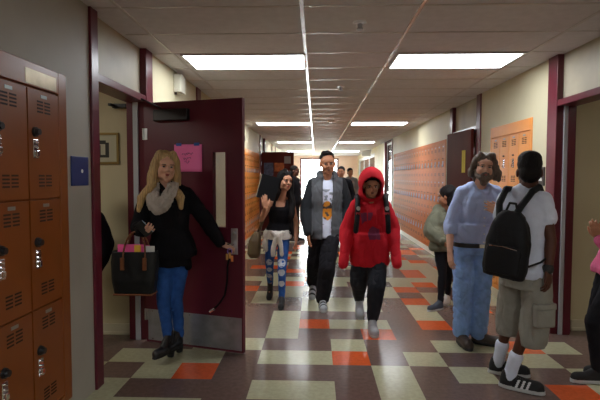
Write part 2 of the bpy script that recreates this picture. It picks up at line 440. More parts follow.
# local: x along leaf 0..L, front (camera side) y=0, back y=.045, z up to 2.145
w0, w1, g0, g1 = L-.275, L-.155, 1.065, 1.70
DT = 2.145
bm = boxes([(0, w0, 0, .045, 0, DT), (w1, L, 0, .045, 0, DT), (w0, w1, 0, .045, 0, g0), (w0, w1, 0, .045, g1, DT)])
obj('panel', bm, MAROOND, door)
bm = boxes([(w0-.012, w0, -.006, .051, g0-.012, g1+.012), (w1, w1+.012, -.006, .051, g0-.012, g1+.012), (w0, w1, -.006, .051, g0-.012, g0), (w0, w1, -.006, .051, g1, g1+.012)])
fr = obj('window_frame', bm, MAROON, door)
obj('glass_pane', boxes([(w0, w1, .02, .026, g0, g1)]), GLASS, fr)
bm = boxes([(.022, L-.012, -.003, 0, .02, .30)])
kp = obj('kickplate', bm, STEEL, door)
bm = bmesh.new()
for xx in (.07, .25, .45, .65, .84):
    for zz in (.035, .285): cyl(bm, (xx, -.005, zz), (xx, -.003, zz), .006, seg=10)
obj('screw', bm, CHROME, kp)
bm = boxes([(.13, .47, -.05, 0, 1.975, 2.075)]); obj('closer_box', bm, mat('dark_bronze', (.012, .006, .007, 1), .4), door, bevel=.008)
bm = bmesh.new(); polytube(bm, [(.20, -.03, 2.085), (.10, -.16, 2.15), (.02, -.04, 2.16)], .009); obj('closer_arm', bm, mat('dark_bronze', (.012, .006, .007, 1), .4), door)
bm = boxes([(L-.107, L-.045, -.006, 0, .84, 1.06)]); lk = obj('lock_plate', bm, ALU, door, bevel=.003)
bm = bmesh.new(); cyl(bm, (L-.076, -.05, .93), (L-.076, -.006, .93), .012, seg=12); cyl(bm, (L-.076, -.045, .93), (L-.165, -.045, .925), .011, .008, 12); ball(bm, (L-.076, -.045, .93), .013)
cyl(bm, (L-.076, -.014, 1.02), (L-.076, -.006, 1.02), .014, seg=14)
obj('lever_handle', bm, CHROME, lk, smooth=False)
for z in (.25, 1.05, 1.87):
    bm = bmesh.new(); cyl(bm, (-.004, -.004, z-.05), (-.004, -.004, z+.05), .009, seg=12); box(bm, 0, .035, -.002, 0, z-.05, z+.05)
    obj('hinge', bm, ALU, door)
# pink paper with tape
def on_door(lx, ly, lz):
    c, s = math.cos(ang), math.sin(ang)
    return V((hx+lx*c-ly*s, hy+lx*s+ly*c, lz))
pp = thing('pink_notice', 'pink paper notice with handwriting taped to the open maroon door', 'paper', on_door(.45, -.004, 1.665), rot=(0, 0, ang))
bm = bmesh.new(); n = 8
for i in range(n+1):
    for k in range(n+1):
        u, v = i/n-.5, k/n-.5
        bm.verts.new((u*.275, -.002-.006*abs(v-.5)*(1+math.sin(u*5))*.5, v*.235))
bm.verts.ensure_lookup_table()
for i in range(n):
    for k in range(n):
        bm.faces.new([bm.verts[q] for q in (i*(n+1)+k, (i+1)*(n+1)+k, (i+1)*(n+1)+k+1, i*(n+1)+k+1)])
o = obj('sheet', bm, mat('hot_pink_paper', (.95, .20, .48, 1), .75), pp, smooth=True)
o.modifiers.new('thick', 'SOLIDIFY').thickness = .001
for x in (-.09, .085):
    obj('tape', boxes([(x-.026, x+.026, -.0045, -.0025, .105, .13)]), mat('blue_tape', (.02, .09, .36, 1), .6), pp)
bm = bmesh.new(); rr = random.Random(3)
for row, (xa, xb, zz) in enumerate([(-.055, .055, .035), (-.045, .035, -.005), (-.03, .02, -.035)]):
    x = xa; pts = []
    while x < xb:
        pts.append(V((x, -.011, zz+rr.uniform(-.012, .014)))); x += .006
    polytube(bm, pts, .0011, 5)
obj('handwriting', bm, mat('dark_ink', (.05, .01, .03, 1), .7), pp)

# right far open door with a yellow notice
def open_leaf(name, label, hinge, end, z1, m, glass=None, handle=True):
    a, L_ = leaf_matrix(hinge, end)
    d = thing(name, label, 'door', (hinge[0], hinge[1], .012), rot=(0, 0, a))
    obj('panel', boxes([(0, L_, -.022, .022, 0, z1)]), m, d, bevel=.003)
    if handle:
        for s in (-1, 1):
            bm = boxes([(L_-.10, L_-.05, min(s*.022, s*.028), max(s*.022, s*.028), .9, 1.1)]); pl = obj('lock_plate', bm, ALU, d)
            bm = bmesh.new(); cyl(bm, (L_-.075, s*.028, 1.0), (L_-.075, s*.07, 1.0), .011, seg=10); cyl(bm, (L_-.075, s*.065, 1.0), (L_-.18, s*.065, 1.0), .010, seg=10)
            obj('lever_handle', bm, CHROME, pl)
    for z in (.25, 1.05, 1.87):
        bm = bmesh.new(); cyl(bm, (-.006, -.026, z-.05), (-.006, -.026, z+.05), .009, seg=10); obj('hinge', bm, ALU, d)
    return d, a, L_
dr, a2, L2 = open_leaf('open_door', 'brown maroon door standing ajar in the right wall with a yellow strip notice on it', (XR-.045, 6.90, 0), (2.155, 7.84, 0), 2.185, BROWND)
c, s = math.cos(a2), math.sin(a2)
lx = .25
ny = thing('yellow_notice', 'narrow yellow paper strip on the brown door behind the bearded man', 'paper', (XR-.045+lx*c-.024*s*-1*-1, 6.90+lx*s+.024*c, 1.74), rot=(0, 0, a2))
obj('sheet', boxes([(-.065, .065, .0, .0015, -.165, .165)]), mat('yellow_paper', (.75, .60, .06, 1), .7), ny)
# left far open door
dl, a3, L3 = open_leaf('open_door', 'dark brown door swung into the far corridor on the left with papers on it', (XL+.03, 13.36, 0), (-.62, 13.28, 0), 2.19, BROWND)
def far_paper(name, label, x, z, w, h, m):
    o = thing(name, label, 'paper', (x, 13.29+(x+1.3)*-.085, z))
    obj('sheet', boxes([(-w/2, w/2, -.012, -.010, -h/2, h/2)]), m, o)
    return o
far_paper('grey_notice', 'grey sheet of paper pinned high on the far dark brown door', -.79, 1.98, .18, .20, mat('grey_paper', (.28, .25, .23, 1), .8))
o = far_paper('orange_poster', 'orange patterned poster on the far dark brown door', -1.02, 1.78, .27, .24, mat('orange_poster_ink', (.40, .10, .02, 1), .7, var=.5, vscale=12))
o = far_paper('blue_poster', 'dark blue speckled poster on the far dark brown door near its hinges', -1.32, 1.72, .26, .36, mat('blue_poster_ink', (.07, .075, .12, 1), .7, var=.5, vscale=14))
EXPO = 0.38
# ------------------------------------------------------------------ organic shapes
class Blob:
    """union of rounded solids, fused into one continuous skin"""
    def __init__(s): s.bm = bmesh.new()
    def ell(s, c, r, rot=None, sub=3):
        ball(s.bm, c, r, 0, sub, rot); return s
    def limb(s, pts, rs, seg=14):
        pts = [V(p) for p in pts]
        for p, r in zip(pts, rs): ball(s.bm, p, r, 0, 2)
        for a, b, ra, rb in zip(pts, pts[1:], rs, rs[1:]):
            if (b-a).length > 1e-5: cyl(s.bm, a, b, ra, rb, seg)
        return s
    def loft(s, rings, n=20, ex=2.3):
        """rings: (centre, lateral unit vec, forward unit vec, rx, ry)"""
        bm = s.bm; loops = []
        for c, lx, fy, rx, ry in rings:
            lp = []
            for k in range(n):
                t = 2*PI*k/n; ct, st = math.cos(t), math.sin(t)
                a = math.copysign(abs(ct)**(2/ex), ct)*rx; b = math.copysign(abs(st)**(2/ex), st)*ry
                lp.append(bm.verts.new(V(c)+V(lx)*a+V(fy)*b))
            loops.append(lp)
        for l0, l1 in zip(loops, loops[1:]):
            for k in range(n): bm.faces.new((l0[k], l0[(k+1) % n], l1[(k+1) % n], l1[k]))
        bm.faces.new(loops[0][::-1]); bm.faces.new(loops[-1])
        return s
    def out(s, name, mats, parent, voxel=.009, smooth=3, amp=0, freq=9, st=(1, 1, .45), zmin=None, cut=None, pick=None, deci=0, thick=.006, ridge=0, origin=None, label=None):
        bmesh.ops.recalc_face_normals(s.bm, faces=s.bm.faces)
        me = bpy.data.meshes.new(name); s.bm.to_mesh(me); s.bm.free()
        o = bpy.data.objects.new(name, me); C.objects.link(o)
        m = o.modifiers.new('r', 'REMESH'); m.mode = 'VOXEL'; m.voxel_size = voxel; m.use_smooth_shade = True
        if smooth:
            m = o.modifiers.new('s', 'SMOOTH'); m.iterations = smooth; m.factor = .5
        if deci:
            m = o.modifiers.new('d', 'DECIMATE'); m.ratio = deci
        dg = bpy.context.evaluated_depsgraph_get()
        nm = bpy.data.meshes.new_from_object(o.evaluated_get(dg)); nm.name = name
        bpy.data.objects.remove(o); bpy.data.meshes.remove(me)
        bm = bmesh.new(); bm.from_mesh(nm)
        if amp or ridge:
            bm.normal_update()
            off = V((random.random()*50, random.random()*50, 0))
            for v in bm.verts:
                q = V((v.co.x*st[0], v.co.y*st[1], v.co.z*st[2]))*freq+off
                d = noise.noise(q)*amp+noise.noise(q*2.3)*amp*.45
                if ridge: d -= ridge*max(0, 1-abs(noise.noise(q*1.3))*6)
                v.co += v.normal*d
        if zmin is not None:
            for v in bm.verts:
                if v.co.z < zmin: v.co.z = zmin
        if cut:
            dead = [f for f in bm.faces if cut(f.calc_center_median(), f.normal)]
            bmesh.ops.delete(bm, geom=dead, context='FACES')
        if pick:
            bm.normal_update()
            for f in bm.faces: f.material_index = pick(f.calc_center_median(), f.normal)
        for f in bm.faces: f.smooth = True
        bm.to_mesh(nm); bm.free()
        for q in (mats if isinstance(mats, (list, tuple)) else [mats]): nm.materials.append(q)
        o = bpy.data.objects.new(name, nm)
        link(o, parent)
        if cut:
            m = o.modifiers.new('t', 'SOLIDIFY'); m.thickness = thick; m.offset = -1
        if label: o['label'] = label
        return o

def cloth(name, rgb, rough=.85, var=.12, vs=16, bump=.25, bs=70, spec=.25):
    return mat(name, srgb(*rgb), rough, var=var, vscale=vs, bump=bump, bscale=bs, spec=spec)
def skin(name, rgb): return mat(name, srgb(*rgb), .55, var=.06, vscale=20, spec=.35)
EYEW = mat('eye_white', (.34, .31, .28, 1), .3); IRIS = mat('dark_iris', (.012, .008, .006, 1), .2)
UP = V((0, 0, 1))
def frame(fwd):
    f = V(fwd).normalized(); l = f.cross(UP).normalized() if abs(f.z) < .95 else V((1, 0, 0))
    return l, f
def headM(c, yaw, pitch=0, tilt=0, k=1.0):
    """yaw 0 faces -y (toward the camera); positive yaw turns toward +x; pitch>0 looks down; tilt>0 leans to +x"""
    return Matrix.Translation(V(c)) @ Matrix.Rotation(yaw, 4, 'Z') @ Matrix.Rotation(tilt, 4, 'Y') @ Matrix.Rotation(pitch, 4, 'X') @ Matrix.Scale(k, 4)
def head_prims(b, M, fem=False):
    R3 = M.to_3x3(); k = R3.col[0].length; Rn = R3.normalized()
    P = lambda x, y, z: M @ V((x, y, z))
    def E(c, r): b.ell(P(*c), tuple(q*k for q in r), Rn)
    E((0, .018, .035), (.076, .094, .086)); E((0, -.022, -.03), (.061, .068, .080))
    E((0, -.05, -.078), (.040 if fem else .046, .038, .032)); E((0, -.063, -.103), (.022, .022, .016))
    E((0, -.062, .034), (.060, .030, .036)); E((0, -.03, -.085), (.042, .04, .024))
    for s in (-1, 1):
        E((s*.036, -.062, -.032), (.024, .026, .026)); E((s*.078, .012, -.012), (.011, .020, .031))
        E((s*.030, -.086, .018), (.022, .010, .008)); E((s*.043, -.012, -.070), (.021, .042, .030)); E((s*.049, -.035, -.035), (.018, .035, .040))
    b.limb([P(0, -.088, .006), P(0, -.104, -.026)], [.009*k, .0135*k], 10)
    for s in (-1, 1): b.ell(P(s*.011, -.098, -.031), .0085*k)
    E((0, -.088, -.056), (.021, .009, .0055)); E((0, -.086, -.068), (.018, .010, .0065))
def face_parts(M, parent, lip, browm, open_=True):
    k = M.to_3x3().col[0].length; Rn = M.to_3x3().normalized()
    for s in (-1, 1):
        bm = bmesh.new(); ball(bm, M @ V((s*.031, -.0805, .003)), (.0145*k, .009*k, .0075*k), 0, 2, Rn)
        ball(bm, M @ V((s*.031, -.0875, .003)), (.0062*k, .004*k, .0062*k), 1, 2, Rn)
        obj('eye', bm, [EYEW, IRIS], parent, smooth=True)
        bm = bmesh.new(); ball(bm, M @ V((s*.031, -.0945, .0205)), (.019*k, .005*k, .0035*k), 0, 2, Rn)
        obj('eyebrow', bm, browm, parent, smooth=True)
    bm = bmesh.new(); ball(bm, M @ V((0, -.0935, -.0575)), (.019*k, .0055*k, .0042*k), 0, 2, Rn); ball(bm, M @ V((0, -.0925, -.0665)), (.016*k, .0065*k, .0048*k), 0, 2, Rn)
    obj('mouth', bm, lip, parent, smooth=True)
def hand_prims(b, w, d, n, side=1, k=1.0, curl=.35, spread=.10, thumb=.55):
    """w wrist, d pointing direction, n back-of-hand normal, side: which lateral side the thumb is on"""
    w = V(w); d = V(d).normalized(); n = (V(n)-d*V(n).dot(d)).normalized(); l = d.cross(n).normalized()*side
    for i, (off, ml, fl, r) in enumerate([(.030, .088, .072, .0088), (.0105, .093, .080, .0092), (-.0105, .088, .074, .0088), (-.030, .080, .058, .0078)]):
        base = w+l*off*.55*k; kn = w+d*ml*k+l*off*k
        b.limb([base, kn], [.014*k, .0125*k], 10)
        fd = (d+l*(off/.03)*spread).normalized(); p = kn; a = curl*.5; pts = [p]; rs = [r*k]
        for sgm, q in zip((.45, .32, .23), (1, .92, .8)):
            p = p+(fd*math.cos(a)-n*math.sin(a))*fl*sgm*k; a += curl; pts.append(p); rs.append(r*q*k)
        b.limb(pts, rs, 10)
    t0 = w+d*.022*k+l*.020*k; t1 = t0+(d*.62+l*thumb-n*.25).normalized()*.042*k
    t2 = t1+(d*.85+l*thumb*.45-n*.4).normalized()*.032*k; t3 = t2+(d*.95+l*.05-n*.45).normalized()*.026*k
    b.limb([t0, t1, t2, t3], [.015*k, .0125*k, .0105*k, .0088*k], 10)

PROF = {'m': [(-.12, .150, .098), (.0, .166, .112), (.18, .156, .106), (.38, .140, .098), (.62, .156, .112), (.82, .166, .110), (.94, .152, .090), (1.02, .110, .070), (1.07, .075, .058)],
        'f': [(-.12, .150, .100), (.0, .168, .115), (.18, .150, .104), (.38, .120, .088), (.62, .140, .108), (.80, .148, .112), (.94, .132, .082), (1.02, .09, .062), (1.07, .06, .05)]}
def spine(J, t):
    hip = (V(J['hipL'])+V(J['hipR']))/2; sh = (V(J['shL'])+V(J['shR']))/2
    lh = (V(J['hipR'])-V(J['hipL'])).normalized(); ls = (V(J['shR'])-V(J['shL'])).normalized()
    l = lh.lerp(ls, max(0, min(1, t))); l.z *= .3; l.normalize()
    up = (sh-hip).normalized(); f = up.cross(l).normalized()
    bend = V(J.get('bend', (0, 0, 0)))*math.sin(PI*max(0, min(1, t)))
    return hip.lerp(sh, t)+bend, l, f
def torso_prims(b, J, infl=0, t0=-.12, t1=1.06, hem=0, ex=2.4):
    k = J.get('k', 1); rings = []
    pr = [p for p in PROF[J.get('sex', 'm')] if t0-1e-6 <= p[0] <= t1+1e-6]
    def at(t):
        P = PROF[J.get('sex', 'm')]
        for a, c in zip(P, P[1:]):
            if a[0] <= t <= c[0]:
                u = (t-a[0])/(c[0]-a[0]); return (t, a[1]+(c[1]-a[1])*u, a[2]+(c[2]-a[2])*u)
        return P[0] if t < P[0][0] else P[-1]
    if not pr or pr[0][0] > t0+1e-3: q = at(t0); pr = [(t0, q[1], q[2])]+pr
    if pr[-1][0] < t1-1e-3: q = at(t1); pr = pr+[(t1, q[1], q[2])]
    for t, rx, ry in pr:
        c, l, f = spine(J, t)
        e = infl+hem*max(0, (.35-t))
        rings.append((c, l, f, rx*k+e, ry*k*J.get('deep', 1)+e))
    b.loft(rings, ex=ex)
    if t1 > 1.0:
        c, l, f = spine(J, 1.0)
        for s_ in 'LR': b.limb([c+V((0, 0, .055*k))+(V(J['sh'+s_])-c)*.22, V(J['sh'+s_])+(c-V(J['sh'+s_]))*.12+V((0, 0, .004))], [.046*k+infl*.6, .046*k+infl*.6])
def body(J, m, parent, voxel=.0050, hands=True, legs=True, deci=.5):
    k = J.get('k', 1); b = Blob(); fem = J.get('sex') == 'f'; a = .86 if fem else 1.0
    a *= k
    torso_prims(b, J, -.012)
    nb, _, ff = spine(J, 1.0)
    hc = V(J['head']); M = J['M']
    b.limb([nb+V((0, 0, .0)), M @ V((0, .02, -.07))], [.058*a, .050*a])
    head_prims(b, M, fem)
    for s in 'LR':
        sh, el, wr = V(J['sh'+s]), V(J['el'+s]), V(J['wr'+s])
        b.limb([sh, sh.lerp(el, .45), el, el.lerp(wr, .3), wr], [.050*a, .043*a, .036*a, .037*a, .025*a])
        if hands and J.get('hand'+s) is not False:
            h = J.get('hand'+s, {})
            d = V(h.get('d', wr-el)); n = V(h.get('n', (1, 0, 0) if s == 'R' else (-1, 0, 0)))
            hand_prims(b, wr, d, n, h.get('side', 1), k*(.92 if fem else 1), h.get('curl', .35), thumb=h.get('thumb', .55))
        if legs:
            hp, kn, an = V(J['hip'+s]), V(J['kn'+s]), V(J['an'+s])
            b.limb([hp, hp.lerp(kn, .5), kn, kn.lerp(an, .3), an], [.070*k, .060*k, .043*k, .042*k, .031*k])
            fd = V((*J['foot'+s], 0)).normalized()
            b.limb([an-fd*.02, an+fd*.04-V((0, 0, .035)), an+fd*.11-V((0, 0, .052))], [.027*k, .022*k, .016*k])
    return b.out('body', m, parent, voxel, 3, deci=deci)
def shirt(J, name, m, parent, infl=.012, t0=-.1, sleeve='long', amp=.006, r=1, hem=.03, ridge=.0, cut=None, pick=None, collar=0, voxel=.0085, cuff=.97, smooth=3, dt1=1.08, extra=None, thick=.006, loose=0):
    k = J.get('k', 1)*(.88 if J.get('sex') == 'f' else 1); b = Blob()
    torso_prims(b, J, infl, t0, min(1.06, dt1), hem)
    for s in 'LR':
        sh, el, wr = V(J['sh'+s]), V(J['el'+s]), V(J['wr'+s])
        if sleeve == 'long':
            c = el.lerp(wr, cuff)
            b.limb([sh, sh.lerp(el, .5), el, el.lerp(c, .5), c], [(.050*k+infl*.8)*r, (.046*k+infl+loose*.6)*r, (.043*k+infl+loose)*r, (.040*k+infl+loose*.8)*r, (.031*k+infl)*r])
        elif sleeve == 'short':
            c = sh.lerp(el, .62)
            b.limb([sh, c], [.052*k+infl*.8, .052*k+infl+loose])
        elif sleeve == 'roll':
            c = el.lerp(wr, .22)
            b.limb([sh, sh.lerp(el, .5), el, c], [.050*k+infl*.8, .048*k+infl, .047*k+infl, .044*k+infl])
    if collar:
        c, l, f = spine(J, 1.0); b.limb([c, c+V((0, 0, .045))], [.070*k, .062*k])
    if extra: extra(b)
    return b.out(name, m, parent, voxel, smooth, amp, ridge=ridge, cut=cut, pick=pick, thick=thick)
def trousers(J, m, parent, name='trousers', infl=.012, cuffr=.052, amp=.006, t1=.16, kn=None, upto=1.0, ridge=.004, pick=None, thigh=.084, knr=.058, voxel=.0085, deep=1):
    k = J.get('k', 1); b = Blob()
    torso_prims(b, J, infl*.8, -.12, t1)
    for s in 'LR':
        hp, kk, an = V(J['hip'+s]), V(J['kn'+s]), V(J['an'+s])
        if upto >= 1:
            e = an+V((0, 0, .012))
            b.limb([hp, hp.lerp(kk, .5), kk, kk.lerp(e, .5), e], [thigh*k+infl*.6, (thigh-.012)*k+infl, knr*k+infl, (knr*.5+cuffr*.5)*k+infl*.6, cuffr*k])
        else:
            e = hp.lerp(kk, upto)
            b.limb([hp, hp.lerp(kk, .5), e], [thigh*k+infl, thigh*k+infl, cuffr*k+infl])
    return b.out(name, m, parent, voxel, 3, amp, freq=11, st=(1, 1, .8), ridge=ridge, pick=pick)
def shoe(name, heel, fwd, m, parent, L=.29, w=.047, sole=.026, raise_=0, high=.10, stripes=None, toe=0, heelblock=0, laces=None, voxel=.006):
    """heel: ground point under the heel centre; raise_: pitch angle when the heel is off the floor. m = [upper, sole(, stripe)]"""
    fx = V((fwd[0], fwd[1], 0)).normalized(); lx = V((fx.y, -fx.x, 0))
    b = Blob()
    def P(a, s_, z): return V((a, s_, z))
    Ls = L-w*2
    b.limb([P(0, 0, w*.95), P(Ls*.5, 0, w*.92), P(Ls, 0, w*.80)], [w*.90, w*.92, w*.96])
    b.limb([P(.0, 0, w), P(.008, 0, high)], [w*.92, w*.84])
    b.limb([P(.03, 0, high*.75), P(Ls*.62, 0, w*1.0)], [w*.78, w*.80])
    b.loft([(P(Ls*.5, 0, 0), V((1, 0, 0)), V((0, 1, 0)), L/2+.004, w*.98), (P(Ls*.5, 0, sole), V((1, 0, 0)), V((0, 1, 0)), L/2, w*.97)], 24, 2.6)
    if heelblock: b.loft([(P(-.005, 0, -heelblock), V((1, 0, 0)), V((0, 1, 0)), .026, .026), (P(-.005, 0, .01), V((1, 0, 0)), V((0, 1, 0)), .036, .034)], 16)
    zm = 0 if not heelblock else None
    mi = len(m)
    def pick(c, n):
        if c.z < sole: return 1
        if stripes and mi > 2 and stripes(c, n): return 2
        return 0
    o = b.out(name, m, parent, voxel, 3, zmin=zm, pick=pick)
    Mx = Matrix((fx, lx, UP)).transposed().to_4x4()
    tip = Matrix.Translation(P(Ls, 0, 0)) @ Matrix.Rotation(raise_, 4, 'Y') @ Matrix.Translation(-P(Ls, 0, 0))
    Mt = Matrix.Translation(V((heel[0], heel[1], heel[2] if len(heel) > 2 else 0.002))) @ Mx @ tip
    o.data.transform(Mt)
    if laces:
        bm = bmesh.new()
        for q in range(4):
            u = .35+.13*q; x = .03+(Ls*.62-.03)*u; z = high*.75+(w-high*.75)*u+w*.78
            cyl(bm, Mt @ V((x, -w*.42, z-.010)), Mt @ V((x+.008, w*.42, z-.010)), .0035, seg=6)
        obj('laces', bm, laces, o)
    return o
def person(name_label, loc, group=None):
    return thing('person', name_label, 'person', loc, group)
def localize(J, o):
    """world joints -> joints in the figure's own frame"""
    r = {}
    for k, v in J.items():
        r[k] = (V(v)-V(o)) if (k in ('head', 'neck') or k[:2] in ('sh', 'el', 'wr', 'hi', 'kn', 'an')) else v
    return r
# ------------------------------------------------------------------ people
SK_PALE = skin('pale_skin', (214, 165, 140)); SK_TAN = skin('tan_skin', (176, 120, 88)); SK_MID = skin('olive_skin', (190, 135, 105)); SK_DARK = skin('deep_brown_skin', (88, 52, 38))
LIP = mat('lip', srgb(165, 75, 70), .4); LIPD = mat('lip_dark', srgb(110, 60, 50), .45)
HBLACK = mat('black_hair', (.007, .005, .005, 1), .7, spec=.25, bump=.5, bscale=60, stretch=(3, 3, .4), var=.3, vscale=30)
HBROWN = mat('dark_brown_hair', (.030, .016, .010, 1), .4, bump=.5, bscale=60, stretch=(3, 3, .4), var=.3, vscale=30)
HBLOND = mat('blond_hair', (.46, .30, .125, 1), .4, bump=.6, bscale=70, stretch=(4, 4, .3), var=.42, vscale=30)
HGREY = mat('greying_brown_hair', (.13, .095, .07, 1), .5, bump=.6, bscale=60, stretch=(3, 3, .4), var=.4, vscale=30)
BLACKC = cloth('black_knit', (22, 21, 25), spec=.12); BLACKD = cloth('black_denim', (34, 33, 37), spec=.12); CHAR = cloth('charcoal_fleece', (62, 63, 66))
BLUEJ = cloth('blue_denim', (46, 88, 158), var=.25); LBLUEJ = cloth('washed_denim', (138, 172, 226), var=.18)
WHITEC = cloth('white_cotton', (218, 224, 242), var=.05); RUBBER = mat('white_rubber', (.55, .55, .55, 1), .6); BLKRUB = mat('black_rubber', (.015, .015, .015, 1), .6)
KHAKI = cloth('khaki_grey_twill', (146, 143, 134), var=.08)

def hair_cap(b, M, r=(.084, .100, .086), c=(0, .028, .052), back=True, low=-.02):
    k = M.to_3x3().col[0].length; Rn = M.to_3x3().normalized()
    b.ell(M @ V(c), tuple(q*k for q in r), Rn)
    if back: b.ell(M @ V((0, .055, low)), (.074*k, .068*k, .075*k), Rn)
    return b
def strands(b, M, pts, rs):
    b.limb([M @ V(p) for p in pts], rs, 10)

# --- 1 woman at the door
o = V((-1.20, 3.80, 0))
J = dict(head=(-1.200, 3.765, 1.580), shL=(-1.350, 3.76, 1.355), shR=(-1.050, 3.84, 1.365), elL=(-1.415, 3.73, 1.10), wrL=(-1.315, 3.55, 1.09),
         elR=(-.905, 3.87, 1.150), wrR=(-.785, 3.90, .950), hipL=(-1.235, 3.80, .90), hipR=(-1.10, 3.84, .90), knL=(-1.235, 3.78, .50), anL=(-1.222, 3.86, .145),
         knR=(-1.16, 3.88, .50), anR=(-1.165, 3.97, .145), footL=(-.35, -.93), footR=(-.3, -.95), sex='f', k=1.0)
J = localize(J, o)
J['M'] = headM(J['head'], .50, .02, .06, .97)
J['handL'] = dict(d=(.55, -.75, .25), n=(-.5, -.3, -.8), curl=.8, side=1); J['handR'] = dict(d=(.85, .25, -.35), n=(0, -.45, .9), curl=.55, side=-1)
p = person('blond woman in black sweater, grey scarf and jeans holding the open maroon door', o)
body(J, SK_PALE, p); face_parts(J['M'], p, LIP, HBROWN)
def ex(b):
    b.loft([(V((.025, .02, -.02+.80)), V((1, 0, 0)), V((0, 1, 0)), .155, .125), (V((.02, .015, .93)), V((1, 0, 0)), V((0, 1, 0)), .165, .13), (V((.0, .0, 1.08)), V((1, 0, 0)), V((0, 1, 0)), .135, .105)])
    b.limb([(.12, .03, .90), (.155, .03, .77)], [.05, .035])
shirt(J, 'sweater', BLACKC, p, infl=.022, amp=.008, extra=ex, ridge=.004, collar=1, loose=.006)
trousers(J, BLUEJ, p, 'jeans', infl=.004, cuffr=.043, amp=.003, thigh=.080, knr=.052)
for s, hl in (('L', (-.007, .055, .055)), ('R', (.035, .165, .055))):
    shoe('ankle_boot', hl, J['foot'+s], [mat('black_leather', (.012, .011, .012, 1), .35), BLKRUB], p, L=.25, w=.040, sole=.012, high=.17, heelblock=.052).location.z = -.0
b = Blob(); M = J['M']
hair_cap(b, M, (.088, .104, .092), (0, .034, .050))
for s in (-1, 1):
    strands(b, M, [(s*.050, -.015, .105), (s*.085, -.012, .04), (s*.095, -.012, -.06), (s*.100, -.005, -.16)], [.035, .030, .034, .036])
    strands(b, M, [(s*.06, .06, .03), (s*.085, .05, -.08), (s*.095, .03, -.19)], [.05, .05, .045])
b.limb([M @ V((-.10, -.01, -.15)), V((-.175, -.10, 1.335)), V((-.185, -.13, 1.24))], [.036, .034, .018])
b.limb([M @ V((.09, .02, -.17)), V((.125, -.07, 1.34)), V((.135, -.09, 1.26))], [.040, .036, .018])
b.ell(M @ V((0, .07, -.08)), (.08, .05, .12))
b.out('hair', HBLOND, p, .007, 3, amp=.005, freq=28, st=(1.5, 1.5, .25))
b = Blob(); 
b.limb([(-.01, .055, 1.455), (-.075, .03, 1.452), (-.105, -.03, 1.42), (-.108, -.085, 1.36), (-.080, -.125, 1.29), (-.03, -.145, 1.245), (.015, -.14, 1.265), (.050, -.125, 1.32), (.072, -.095, 1.385), (.072, -.03, 1.44), (.045, .03, 1.46), (-.01, .055, 1.455)],
       [.030, .032, .034, .040, .044, .042, .038, .036, .032, .030, .030, .030])
b.limb([(-.06, -.05, 1.440), (-.068, -.092, 1.385), (-.040, -.125, 1.318), (.0, -.13, 1.325), (.035, -.10, 1.40), (.045, -.06, 1.44)], [.024, .028, .032, .028, .024, .022])
b.out('scarf', cloth('oatmeal_grey_scarf', (176, 166, 156), bump=.6, bs=50), p, .006, 1, amp=.008, freq=30, st=(1, 1, 1), ridge=.006)
# phone held in her hand
t = thing('phone', 'dark phone with a pale edge in the blond woman\'s raised hand', 'phone', (-1.275, 3.475, 1.115))
t.rotation_euler = (.5, -.62, .1)
obj('case', boxes([(-.034, .034, -.004, .004, -.065, .07)]), BLACKP, t, bevel=.004)
obj('screen', boxes([(-.031, .031, .0041, .0048, -.06, .064)]), mat('pale_blue_glass', (.35, .5, .62, 1), .15), t)
obj('edge_trim', boxes([(.034, .0365, -.0045, .0045, -.06, .065)]), mat('pale_blue_glass', (.35, .5, .62, 1), .15), t)

# tote bag
t = thing('tote_bag', 'large black tote bag with tan handles and pink papers on the woman\'s arm', 'bag', (-1.385, 3.575, .61))
LEA = mat('black_bag_leather', (.007, .008, .008, 1), .45, spec=.35, bump=.1, bscale=40); TAN = mat('tan_leather', (.20, .065, .02, 1), .5)
b = Blob()
X, Yv = V((1, 0, 0)), V((0, 1, 0))
b.loft([(V((0, 0, 0)), X, Yv, .150, .062), (V((0, 0, .10)), X, Yv, .165, .070), (V((0, 0, .24)), X, Yv, .178, .060), (V((0, 0, .33)), X, Yv, .172, .052)], 28, 5)
b.out('bag_body', LEA, t, .007, 2, amp=.004, freq=12, cut=lambda c, n: c.z > .325, pick=None, thick=.005)
obj('base_trim', boxes([(-.150, .150, -.066, .066, -.008, .006)]), TAN, t, bevel=.006)
for s, tp in ((-1, .0), (1, .0)):
    bm = bmesh.new(); pts = []
    for q in range(15):
        u = q/14; a = PI*u
        pts.append(V((-.085*math.cos(a)+.015, s*(.062-.05*math.sin(a)), .26+.215*math.sin(a)**.8)))
    polytube(bm, pts, .0065, 8, 0)
    obj('handle', bm, TAN, t, smooth=True)
    for x in (-.07, .10):
        obj('handle_tab', boxes([(x-.015, x+.015, s*.073-.006, s*.073+.006, .19, .285)]), TAN, t, bevel=.003)
pk = thing('papers', 'pink and yellow papers sticking out of the black tote bag', 'papers', (-1.375, 3.575, .945))
for q, (x0, x1, yy, z1, mm) in enumerate([(-.13, .07, -.028, .045, mat('pink_folder', (.85, .10, .32, 1), .6)), (-.10, .11, -.012, .035, mat('pink_folder', (.85, .10, .32, 1), .6)), (.0, .05, -.034, .04, mat('yellow_card', (.85, .5, .05, 1), .6)), (.05, .15, -.022, .032, PAPERW), (-.05, .14, .004, .028, mat('pale_pink_folder', (.8, .45, .6, 1), .6))]):
    obj('sheet', boxes([(x0, x1, yy-.004, yy+.004, -.18, z1)]), mm, pk)
